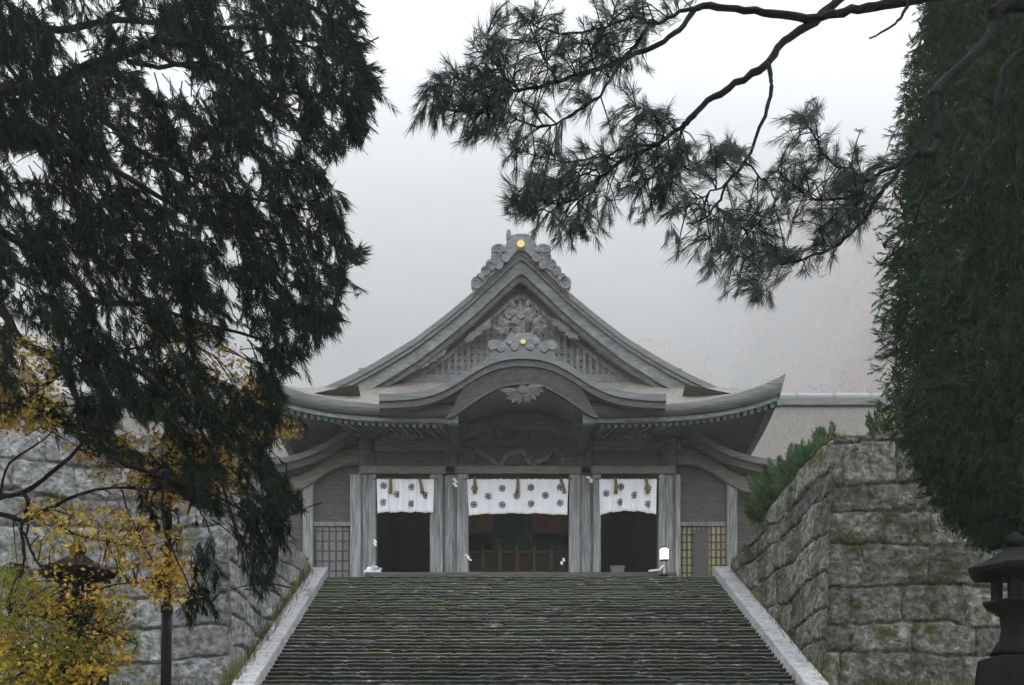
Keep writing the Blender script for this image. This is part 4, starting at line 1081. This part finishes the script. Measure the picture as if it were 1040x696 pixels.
def cedar_foliage():
    # spray bases inside the crown outline; each spray is a curved twig with needle shoots
    n = 1750
    P = sample_poly(CED, n*2, HOL)
    msk = fnoise(P[:,0]/34, P[:,1]/26, 55) > -.34 + .0*P[:,0]
    P = P[msk][:n]; n = len(P)
    Y = RNG.uniform(8.2, 11.8, n)
    c = Wn(P, Y)
    d = np.stack([RNG.normal(.55, .5, n), RNG.normal(-.05, .6, n), RNG.normal(-.35, .45, n)], -1); d = unit(d)
    tw = MB(); tips = []; axes = []
    for i in range(n):
        L = random.uniform(.25, .6); p0 = c[i] - d[i]*L*.6; prev = p0; pl = [p0]
        for k in range(1, 6):
            q = k/5; dd = d[i] + np.array([0, 0, -.62*q]); dd /= np.linalg.norm(dd)
            p = prev + dd*L/5; pl.append(p)
            for _ in range(2):
                side = RNG.normal(size=3)*.55 + dd*1.0 + np.array([0,0,-.3]); side /= np.linalg.norm(side)
                tips.append(p + side*random.uniform(.04, .15)); axes.append(side + np.array([0,0,-.25]))
            prev = p
        tips.append(prev + dd*.06); axes.append(dd)
        tw.tube([Vector(p) for p in pl], [.007,.006,.005,.005,.004,.003], 4)
    tw.build('twigs', M['bark'], cedar)['kind'] = 'stuff'
    T_ = np.array(tips); A_ = np.array(axes)
    sx = VX + T_[:,0]*FPX/T_[:,1]; sy = VY - (T_[:,2]-EYE)*FPX/T_[:,1]
    keep = np.ones(len(T_), bool)
    for (hx_, hy_, rx, ry) in HOL: keep &= ((sx-hx_)/rx)**2 + ((sy-hy_)/ry)**2 > RNG.uniform(.45, 1.0, len(T_))
    keep &= inpoly(np.stack([sx, sy], -1), CED) | (RNG.uniform(0, 1, len(T_)) < .12)
    V = tufts(T_[keep], A_[keep], 26, .115, .0034, 38, 1.2, .28)
    # fans at the outline, hanging ends
    ends = [(372,92,25,6),(380,100,20,20),(366,120,10,30),(355,268,30,10),(360,262,20,-5),(348,285,15,20),(345,322,15,25),(335,335,10,30),(300,360,8,25),(290,500,12,20),(262,590,0,30),(270,585,6,30),(206,600,2,35),(212,615,6,30),
            (190,612,-4,35),(200,625,3,30),(170,520,25,10),(160,528,6,20),(285,545,8,30),(345,210,15,20),(362,20,20,8),(365,45,20,8),(375,75,20,5),(352,140,6,30),(340,152,4,30),(255,575,-2,30),(215,585,10,20),(284,402,6,20),(282,425,4,30),(298,510,10,20),
            (210,560,8,20),(205,575,-3,30),(150,505,-5,30)]
    tp, ax = [], []
    for (x, y, ax_, ay) in ends:
        for _ in range(6):
            p = W(x + random.uniform(-9, 9), y + random.uniform(-9, 9), random.uniform(8.5, 9.3))
            tp.append(p); ax.append((ax_ + random.uniform(-14, 14), random.uniform(-8, 8), -ay + random.uniform(-8, 8)))
    V2 = tufts(np.array(tp), np.array(ax), 34, .145, .0036, 36, .9, .1)
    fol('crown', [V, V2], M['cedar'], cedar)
cedar_foliage()

# ---- pine reaching in at top right
PX, PY = 5.2, 7.2
pz = float(ground_z(np.array(PX), np.array(PY)))
pine = thing('pine_tree', 'pine with crooked limbs and needle tufts reaching in at top right', 'tree', (PX, PY, pz))
MB().tube([(PX + .06*math.sin(k), PY, pz - .3 + k*.7) for k in range(15)], [.34-.012*k for k in range(15)], 12).build('trunk', M['bark_pine'], pine, smooth=True)
PT = lambda y: (VX + PX*FPX/PY, y)
pl_main = [([PT(-10),(1100,-4),(1040,5),(1013,8),(1008,32),(990,55),(970,73),(953,88),(949,106),(953,133),(948,154),(931,155)], (7.2,7,6.7), .062, .034, 0),
      ([(931,155),(915,172),(900,190),(877,223),(852,247),(828,259),(804,267)], (6.7,6.5), .026, .008, 1),
      ([(931,155),(912,168),(895,176),(880,184),(863,171),(845,166),(828,142),(815,118)], (6.7,6.8), .022, .006, 1),
      ([(889,203),(880,200),(835,202),(811,194),(790,173)], (6.65,6.3), .014, .005, 1),
      ([(877,221),(880,205),(868,193),(851,184)], (6.6,6.5), .010, .004, .3),
      ([(880,200),(868,210),(856,219),(830,232)], (6.6,6.4), .012, .004, 1),
      ([PT(-60),(1080,-30),(1000,-12),(923,0),(880,7),(850,14),(818,18),(785,14),(747,9),(713,7),(694,26),(673,43),(637,59),(604,71),(566,83),(528,92),(500,90),(481,85)], (7.2,7,6.6,6.4), .050, .008, 0),
      ([PT(-90),(1050,-70),(950,-40),(880,-16),(852,0),(828,21),(795,43),(778,66),(747,85),(719,104),(700,121),(692,130)], (7.2,7,6.9), .052, .022, 0),
      ([(692,130),(661,149),(635,161),(609,181),(586,201),(566,207),(549,201)], (6.9,6.6), .018, .006, 1),
      ([(692,130),(690,143),(684,160),(667,175),(650,191)], (6.9,7.0), .014, .005, 1),
      ([(690,143),(683,172),(678,190),(672,205)], (6.9,7.1), .010, .004, 1),
      ([(684,160),(700,172),(715,170),(730,160),(742,150)], (6.9,6.7), .010, .004, 1),
      ([(665,147),(640,150),(612,158),(580,165),(550,160),(525,150)], (6.8,7.1), .013, .004, 1),
      ([(675,140),(668,120),(655,112),(640,105)], (6.8,7.0), .009, .004, 1),
      ([(780,66),(783,90),(776,118),(757,164),(740,185),(728,209),(711,224),(697,228)], (6.9,6.6), .022, .006, 0),
      ([(757,164),(770,178),(783,193),(787,211),(776,221),(762,208),(752,193)], (6.75,6.6), .009, .003, .4),
      ([(740,185),(722,195),(705,206),(690,215)], (6.7,6.5), .009, .004, 1),
      ([(728,209),(745,225),(765,235),(790,240)], (6.65,6.8), .010, .004, 1),
      ([(728,209),(724,235),(721,262)], (6.65,6.6), .007, .003, .3),
      ([(804,267),(785,270),(770,285),(773,300)], (6.5,6.4), .007, .003, 1),
      ([(804,267),(780,255),(755,262),(738,255)], (6.5,6.4), .007, .003, 1),
      ([(713,7),(690,12),(665,24),(642,18),(604,31),(556,31),(528,14)], (6.6,6.4), .018, .005, 1),
      ([(654,34),(632,62),(609,97),(578,118),(552,128),(518,118),(504,97)], (6.55,6.4), .014, .005, 1),
      ([(528,92),(504,97),(495,109),(471,113),(443,108)], (6.4,6.3), .010, .004, 1),
      ([(481,85),(462,78),(448,84),(432,92)], (6.4,6.3), .008, .004, 1),
      ([(528,92),(510,75),(498,55),(494,36)], (6.4,6.3), .008, .004, 1),
      ([(566,83),(555,65),(548,50),(540,20)], (6.4,6.6), .008, .004, 1),
      ([(604,71),(600,50),(615,30),(625,8)], (6.4,6.6), .008, .004, 1),
      ([(514,121),(500,128),(483,134)], (6.4,6.35), .005, .003, .3),
      ([(923,0),(918,12),(909,24),(883,39)], (6.8,6.7), .018, .007, 0),
      ([(940,158),(938,198),(921,244),(898,264)], (6.8,6.9), .012, .005, 0),
      ([(1110,20),(1040,51),(1020,69),(1011,101),(1009,125)], (7.2,6.9), .03, .014, 0),
      ([(1020,69),(1023,83),(1018,129),(990,170),(972,198),(944,205)], (6.9,6.9), .022, .010, 0),
      ([(1022,83),(1027,138),(1034,184),(1029,276)], (6.9,6.9), .014, .006, 0),
      ([(990,170),(990,190),(988,230),(1004,248)], (6.9,6.9), .010, .004, 0),
      ([(560,207),(540,215),(525,205)], (6.6,6.5), .006, .003, 1),
      ([(586,201),(588,225),(592,235)], (6.6,6.5), .006, .003, 1),
      ([(609,181),(600,165),(570,185),(545,180)], (6.6,6.8), .008, .003, 1)]
PPOLY = [[(500,-20),(695,-20),(668,40),(662,75),(640,80),(612,95),(560,112),(525,132),(500,140),(486,155),(465,148),(440,140),(412,135),(412,92),(440,66),(462,50),(490,30)],
         [(508,130),(545,128),(575,115),(605,98),(640,112),(668,92),(690,110),(700,135),(725,130),(756,150),(752,172),(700,188),(695,215),(650,225),(622,232),(600,255),(570,250),(520,226),(508,195),(512,150)],
         [(690,225),(672,262),(715,290),(762,318),(790,320),(785,290),(830,275),(880,240),(888,190),(892,140),(872,112),(835,102),(800,110),(775,135),(752,145),(738,165),(760,215),(735,212),(700,205)],
         [(750,200),(830,190),(830,260),(760,270)]]
def pine_foliage():
    tips, axes = [], []; tw = MB()
    bm_ = {}
    for pts, Ys, r0, r1, leaf in pl_main:
        P = limb(pts, Ys, r0, r1, 'branch', M['bark_pine'], pine, wob=.008)
        if leaf <= 0 and len(pts) < 15: continue
        n = len(P)
        for k in range(1, n):
            px = VX + P[k].x*FPX/P[k].y
            if leaf == 0 and px > 640: continue
            num = 3 if random.random() < (.85 if leaf >= 1 or leaf == 0 else leaf*.6) else 0
            for _ in range(num):
                dr = (P[k] - P[k-1]).normalized()
                rv = Vector((random.gauss(0,1), random.gauss(0,1)*.8, random.gauss(.1,1))); rv -= dr*rv.dot(dr); rv.normalize()
                d = (dr*random.uniform(.1, .9) + rv).normalized(); L = random.uniform(.06, .26)
                e = P[k] + d*L + Vector((0,0,-.04))
                sx, sy = VX + e.x*FPX/e.y, VY - (e.z-EYE)*FPX/e.y
                if not any(inpoly(np.array([[sx, sy]]), q)[0] for q in PPOLY): continue
                tw.tube([P[k], P[k] + d*L*.55, e], [.005,.004,.003], 4)
                e2 = d + Vector((random.gauss(0,.3), random.gauss(0,.3), random.gauss(-.15,.3)))
                tips.append(e); axes.append(e2)
                for _ in range(random.choice((0,1,1))):
                    tips.append(P[k] + d*L*random.uniform(.4,.8) + Vector((random.gauss(0,.03),random.gauss(0,.03),random.gauss(0,.03)))); axes.append(e2 + Vector((random.gauss(0,.6),random.gauss(0,.6),random.gauss(0,.6))))
        e = P[-1]; tips.append(e); axes.append(P[-1]-P[-3])
        if leaf > 0:
            for _ in range(3): tips.append(e + Vector((random.gauss(0,.04),random.gauss(0,.04),random.gauss(0,.03)))); axes.append((P[-1]-P[-3]).normalized() + Vector((random.gauss(0,.5),random.gauss(0,.5),random.gauss(-.3,.4))))
    # hanging tufts seen singly against the fog
    for (x, y, dx, dy) in [(481,142,-3,20),(476,140,-8,14),(428,118,-6,24),(420,125,-10,20),(440,122,4,22),(583,232,4,25),(578,238,-4,25),(592,238,10,18),(677,245,-6,20),(688,243,8,20),(721,272,0,20),(714,272,-10,16),(727,272,8,16),(773,302,2,20),(765,303,-12,14),(782,303,10,12),
                         (530,210,0,20),(520,205,-6,20),(545,215,5,24),(620,222,2,22),(612,222,-6,20),(655,222,2,20),(640,218,-4,22),(745,160,10,14),(735,152,14,-4),(750,158,8,20),(830,110,-8,-20),(818,112,6,-20),(812,116,-16,-8),(560,232,-2,20)]:
        for _ in range(2):
            tips.append(W(x, y, 6.5 + random.uniform(-.05,.05))); axes.append(Vector((dx + random.uniform(-5,5), random.uniform(-6,6), -dy + random.uniform(-4,4))))
    tw.build('twigs', M['bark_pine'], pine)['kind'] = 'stuff'
    V = tufts(np.array(tips), np.array([tuple(a) for a in axes]), 42, .108, .0017, 44, 1.1, .40)
    fol('needles', V, M['pine'], pine)
pine_foliage()

# ---- tall cypress on the right
CYX, CYY = 7.15, 14.0
yz = float(ground_z(np.array(CYX), np.array(CYY)))
cyp = thing('cypress_tree', 'tall dense dark green cypress at the right edge above the stone wall', 'tree', (CYX, CYY, yz))
MB().tube([(CYX + .04*math.sin(k*.8), CYY, yz - .3 + k) for k in range(13)], [.30-.018*k for k in range(13)], 12).build('trunk', M['bark'], cyp, smooth=True)
def cypress_foliage():
    left = [(20,-60),(930,-40),(916,40),(908,75),(901,110),(896,150),(892,200),(889,260),(887,330),(889,400),(897,428),(908,446),(928,488),(952,522),(985,556)][1:]
    yy_ = np.array([p[1] for p in left]); xx_ = np.array([p[0] for p in left])
    n = 19000
    y = RNG.uniform(-60, 552, n); z = EZ(y, CYY)
    lx_ = np.interp(y, yy_, xx_); rad = CYX - (lx_ - VX)*CYY/FPX - .12
    th = RNG.uniform(0, 2*math.pi, n); rr = rad * np.sqrt(RNG.uniform(.06, 1, n)) * (1 + .17*fnoise(th*1.6+9, z*.8, 71) )
    rr *= 1 - .10*(fnoise(th*3, z*.8, 73) < -.25)
    P = np.stack([CYX + rr*np.cos(th), CYY + rr*np.sin(th), z], -1)
    A = np.stack([np.cos(th)*.8, np.sin(th)*.8, RNG.normal(-.15, .55, n)], -1) + RNG.normal(size=(n,3))*.25
    hang = (z < EZ(440, CYY)); A[hang, 2] -= .9
    V = tufts(P, A, 36, .085, .0048, 46, 3.0, .35)
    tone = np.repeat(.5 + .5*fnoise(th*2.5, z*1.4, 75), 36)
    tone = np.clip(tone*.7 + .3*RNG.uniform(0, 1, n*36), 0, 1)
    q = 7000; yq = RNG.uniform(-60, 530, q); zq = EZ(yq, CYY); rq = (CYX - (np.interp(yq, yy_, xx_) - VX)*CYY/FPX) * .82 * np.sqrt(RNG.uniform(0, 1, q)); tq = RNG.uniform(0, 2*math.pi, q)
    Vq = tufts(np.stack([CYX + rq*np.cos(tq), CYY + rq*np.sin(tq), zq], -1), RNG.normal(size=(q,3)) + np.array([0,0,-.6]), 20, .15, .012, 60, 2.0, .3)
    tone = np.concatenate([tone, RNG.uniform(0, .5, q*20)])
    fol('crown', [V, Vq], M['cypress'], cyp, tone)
    m = MB()
    for k in range(60):
        z = random.uniform(5.6, 12); th = random.uniform(0, 6.28); y = VY - (z-EYE)*FPX/CYY
        r = CYX - (float(np.interp(y, yy_, xx_)) - VX)*CYY/FPX
        m.tube([(CYX, CYY, z), (CYX + .5*r*math.cos(th), CYY + .5*r*math.sin(th), z+.05), (CYX + .9*r*math.cos(th), CYY + .9*r*math.sin(th), z-.2)], [.035,.022,.008], 5)
    m.build('limbs', M['bark'], cyp)
cypress_foliage()

# ---- maple lower left
MX, MY = -5.6, 9.0
mz = float(ground_z(np.array(MX), np.array(MY)))
maple = thing('maple_tree', 'slender maple with yellow and green autumn leaves at lower left', 'tree', (MX, MY, mz))
MB().tube([(MX - .05*k, MY + .03*k, mz - .3 + k*.55) for k in range(10)], [.14-.007*k for k in range(10)], 10).build('trunk', M['bark'], maple, smooth=True)
MPT = lambda y: (VX + MX*FPX/MY, y)
ml = [([MPT(560),(-60,535),(-10,512),(0,505),(24,500),(63,471),(90,442),(110,415),(150,390)], (9,8.8), .040, .006),
      ([MPT(570),(-40,530),(0,522),(24,529),(49,517),(88,500),(122,495),(160,497),(200,490)], (9,8.8), .032, .005),
      ([(24,500),(29,512),(22,534),(24,560),(24,575)], (8.8,8.6), .022, .010),
      ([(24,540),(39,573),(63,593),(90,600),(130,592),(160,596)], (8.7,8.6), .012, .004),
      ([MPT(480),(-40,440),(0,420),(40,395),(80,370),(130,355),(190,345)], (9,9.2), .035, .005),
      ([(49,517),(70,540),(100,548),(140,555),(180,560)], (8.8,9.1), .011, .004),
      ([MPT(640),(-30,640),(20,625),(60,630),(100,640),(140,655)], (9,8.8), .03, .005),
      ([(0,505),(10,470),(40,450),(60,430)], (8.8,8.9), .014, .004),
      ([(122,495),(135,530),(160,580),(168,600)], (8.8,8.9), .008, .003),
      ([(-30,640),(10,665),(50,680),(80,690)], (8.8,8.6), .014, .004)]
MBR = []
for pts, Ys, r0, r1 in ml: MBR += [tuple(v) for v in limb(pts, Ys, r0, r1, 'branch', M['bark'], maple)]
LOBE = []
for k in range(5):
    an = math.radians(-100 + 50*k); ln = (.6, .9, 1.0, .9, .6)[k]
    LOBE.append((math.sin(an)*ln, math.cos(an)*ln))
    if k < 4:
        an2 = math.radians(-75 + 50*k); LOBE.append((math.sin(an2)*.42, math.cos(an2)*.42))
LOBE.append((0, -.12))
def maple_leaves(name, regs, mat, size=(.021,.038)):
    Ps, Ys = [], []
    for poly, n, y0, y1 in regs:
        # leaves come in little groups on flat sprays
        n *= 6.0; c = sample_poly(poly, max(1, int(n//9))); c = np.repeat(c, 9, 0) + RNG.normal(0, 1, (len(c)*9, 2))*np.array([7, 4.5])
        Ps.append(c); Ys.append(np.repeat(RNG.uniform(y0, y1, len(c)//9), 9) + RNG.normal(0, .08, len(c)))
    Q = np.concatenate(Ps); Yq = np.concatenate(Ys); rnd = RNG.uniform(0, 1, len(Q))
    hide = ((((Q[:,0]-80)/44)**2 + ((Q[:,1]-577)/17)**2 < 1) & (rnd < .8)) | ((((Q[:,0]-82)/16)**2 + ((Q[:,1]-622)/34)**2 < 1) & (rnd < .6))
    Q, Yq = Q[~hide], Yq[~hide]
    P = Wn(Q, Yq); n = len(P)
    G = P[4::9]; BP = np.array(MBR); m = MB()
    for c in G[:: 2]:
        dd = np.linalg.norm(BP - c, axis=1); k_ = int(dd.argmin())
        if dd[k_] < .75:
            b_ = Vector(BP[k_]); e = Vector(c); m.tube([b_, (b_+e)/2 + Vector((random.gauss(0,.03), random.gauss(0,.03), .05)), e], [.006,.004,.002], 4)
    if m.v: m.build('twig_sprays', M['bark'], maple)['kind'] = 'stuff'
    nrm = unit(np.stack([RNG.normal(0,.55,n), RNG.normal(-.45,.55,n), RNG.normal(.6,.5,n)], -1))
    a = perp(nrm); b_ = np.cross(nrm, a); s = RNG.uniform(*size, n)[:, None]
    L = np.array(LOBE); k = len(L)
    curl = -.25*(L**2).sum(1)
    V = P[:, None] + s[:, None]*(L[None, :, 0:1]*a[:, None] + L[None, :, 1:2]*b_[:, None] + curl[None, :, None]*nrm[:, None])
    col = np.repeat(RNG.uniform(0, 1, n), k)
    np_mesh(name, V.reshape(-1, 3), np.arange(n*k).reshape(n, k), mat, maple, col=col)
maple_leaves('yellow_leaves', [([(-10,335),(50,345),(70,400),(60,440),(-10,435)], 380, 8.8, 10),
    ([(150,325),(230,330),(262,395),(240,420),(180,400)], 240, 9.6, 10.6),
    ([(60,455),(140,440),(240,440),(270,470),(230,500),(180,520),(120,500)], 420, 9, 10.4),
    ([(20,510),(70,515),(150,520),(185,545),(180,565),(140,575),(120,640),(135,670),(100,690),(60,640),(30,600),(45,560)], 560, 8.4, 9.6),
    ([(150,570),(190,575),(188,610),(165,615),(140,595)], 110, 8.4, 8.8),
    ([(275,420),(296,428),(298,445),(282,440)], 20, 9.2, 9.4),
    ([(0,640),(110,680),(100,700),(0,700)], 160, 8.2, 8.8),
    ([(255,380),(275,400),(270,460),(250,440)], 60, 9.4, 9.9)], M['maple'])
maple_leaves('green_leaves', [([(0,575),(40,590),(70,620),(85,660),(60,700),(-5,700)], 620, 8.2, 9.4), ([(80,600),(130,620),(120,680),(70,660)], 160, 8.8, 9.6)], M['maple_green'])

# ---- juniper on the wall
jb = thing('juniper_bush', 'bright green juniper bush spilling over the top of the right stone wall', 'bush', (7.0, 25, 7.9))
def bush(parent, poly, n, Y0, Y1, root, mat, L=.15, nd=20, wd=.012, lean=(-.3,-.2,.5), branches=46):
    E_ = Wn(sample_poly(poly, branches), RNG.uniform(Y0, Y1, branches)); rt = np.array(root)
    per = max(1, n//branches); Ps, As, tn = [], [], []
    m = MB()
    for e in E_:
        d = unit(unit(e - rt) + np.array(lean) + RNG.normal(size=3)*.25)
        b0 = e - d*RNG.uniform(.5, .9)
        mid = rt*.4 + b0*.6
        m.tube([Vector(rt), Vector(mid), Vector(b0), Vector(e)], [.035,.022,.012,.004], 5)
        t = RNG.uniform(0, 1, per)**.8
        side = RNG.normal(size=(per,3)); side -= np.outer(side@d, d); side = unit(side)
        wdt = .24*(1-t) + .03
        Ps.append(b0 + np.outer(t, e-b0) + side*(wdt*RNG.uniform(0,1,per))[:,None]); As.append(d*1.2 + side*.7*(1-t)[:,None]); tn.append(np.full(per, RNG.uniform(0,1)))
    P = np.concatenate(Ps); A = np.concatenate(As); tn = np.concatenate(tn)
    V = tufts(P, A, nd, L, wd, 52, 1.4, 0.05)
    tone = np.clip(np.repeat(tn, nd)*.6 + .4*RNG.uniform(0,1,len(P)*nd), 0, 1)
    fol('foliage', V, mat, parent, tone)
    m.build('stems', M['bark'], parent)
bush(jb, [(757,522),(756,485),(778,470),(800,452),(822,436),(846,428),(850,440),(835,462),(815,488),(800,515),(785,533),(768,535)], 3400, 23.6, 25.8, (7.15, 25, 7.95), M['juniper'], .13, 18, .008, branches=125)
jb2 = thing('small_shrub', 'small green shrub on the wall top beside the cypress', 'shrub', (7.55, 21.0, 8.3))
bush(jb2, [(878,440),(880,410),(892,398),(905,410),(908,440)], 300, 20.6, 21.4, (7.55, 21.0, 8.3), M['juniper'], .09, 16, .007, branches=16)

# ---- grasses
def grass(name, label, spots, mat, h=(.08,.3)):
    Vs = []
    for x0, y0, z0, n, sx, sy in spots:
        B = np.stack([x0 + RNG.normal(0, sx, n), y0 + RNG.normal(0, sy, n), np.full(n, z0)], -1)
        D = unit(np.stack([RNG.normal(0,.4,n), RNG.normal(-.1,.4,n), np.ones(n)], -1))
        Vs.append(kites(B, D, RNG.uniform(*h, n), np.full(n, .007), .3))
    V = np.concatenate(Vs); n = len(V)//4
    o = np_mesh(name, V, np.arange(n*4).reshape(-1,4), mat, col=np.repeat(RNG.uniform(0,1,n), 4))
    tag(o, label, 'grass', kind='stuff')
sp = []
for Y in np.arange(19.2, 27, .16):
    sp.append((AX + 5.56, Y, stair_z(Y) + .05, 26, .07, .1))
for Y in np.arange(19.2, 27, .10):
    sp.append((AX - 5.58, Y, stair_z(Y) + .05, 46, .10, .1))
sp_l = [q for q in sp if q[0] < AX]; sp = [q for q in sp if q[0] > AX]
grass('wall_side_grass', 'tall straw and green grass along the foot of the left wall beside the kerb', sp_l, M['grass'], (.12,.50))
grass('verge_grass', 'thin mossy grass between the right kerb and the stone wall', sp, M['grass'], (.08,.36))
sp = [(x, 19.1 + random.uniform(-.35, .25), float(ground_z(np.array(x), np.array(19.1))) - .02, 40, .15, .15) for x in np.arange(6.2, 12, .09)]
sp += [(x, 19.1 + random.uniform(-.35, .25), float(ground_z(np.array(x), np.array(19.1))) - .02, 30, .15, .15) for x in np.arange(-11, -5, .12)]
grass('wall_foot_grass', 'low mossy grass at the foot of the stone walls', sp, M['grass'], (.06,.26))
sp = [(6.55 + random.uniform(0, 1.3), 20 + random.uniform(0, .9), 8.34, 40, .12, .12) for _ in range(20)]
grass('wall_top_grass', 'russet dry grass on the top of the right stone wall', sp, M['dry_grass'], (.08,.26))

# ------------------------------------------------------------------ fog
hz = MB().box(-2100, 2300, -700, 2700, -4, 2330)
hm = bpy.data.materials.new('fog'); hm.use_nodes = True
nt = hm.node_tree; nt.nodes.remove(nt.nodes['Principled BSDF'])
pv = nt.nodes.new('ShaderNodeVolumePrincipled'); pv.inputs['Color'].default_value = (.98, .992, 1.0, 1); pv.inputs['Density'].default_value = HAZE_DENSITY
pv.inputs['Anisotropy'].default_value = 0.3
nt.links.new(pv.outputs[0], nt.nodes['Material Output'].inputs['Volume'])
o = hz.build('haze', hm); tag(o, 'pale mountain fog over the whole place', None, kind='stuff')
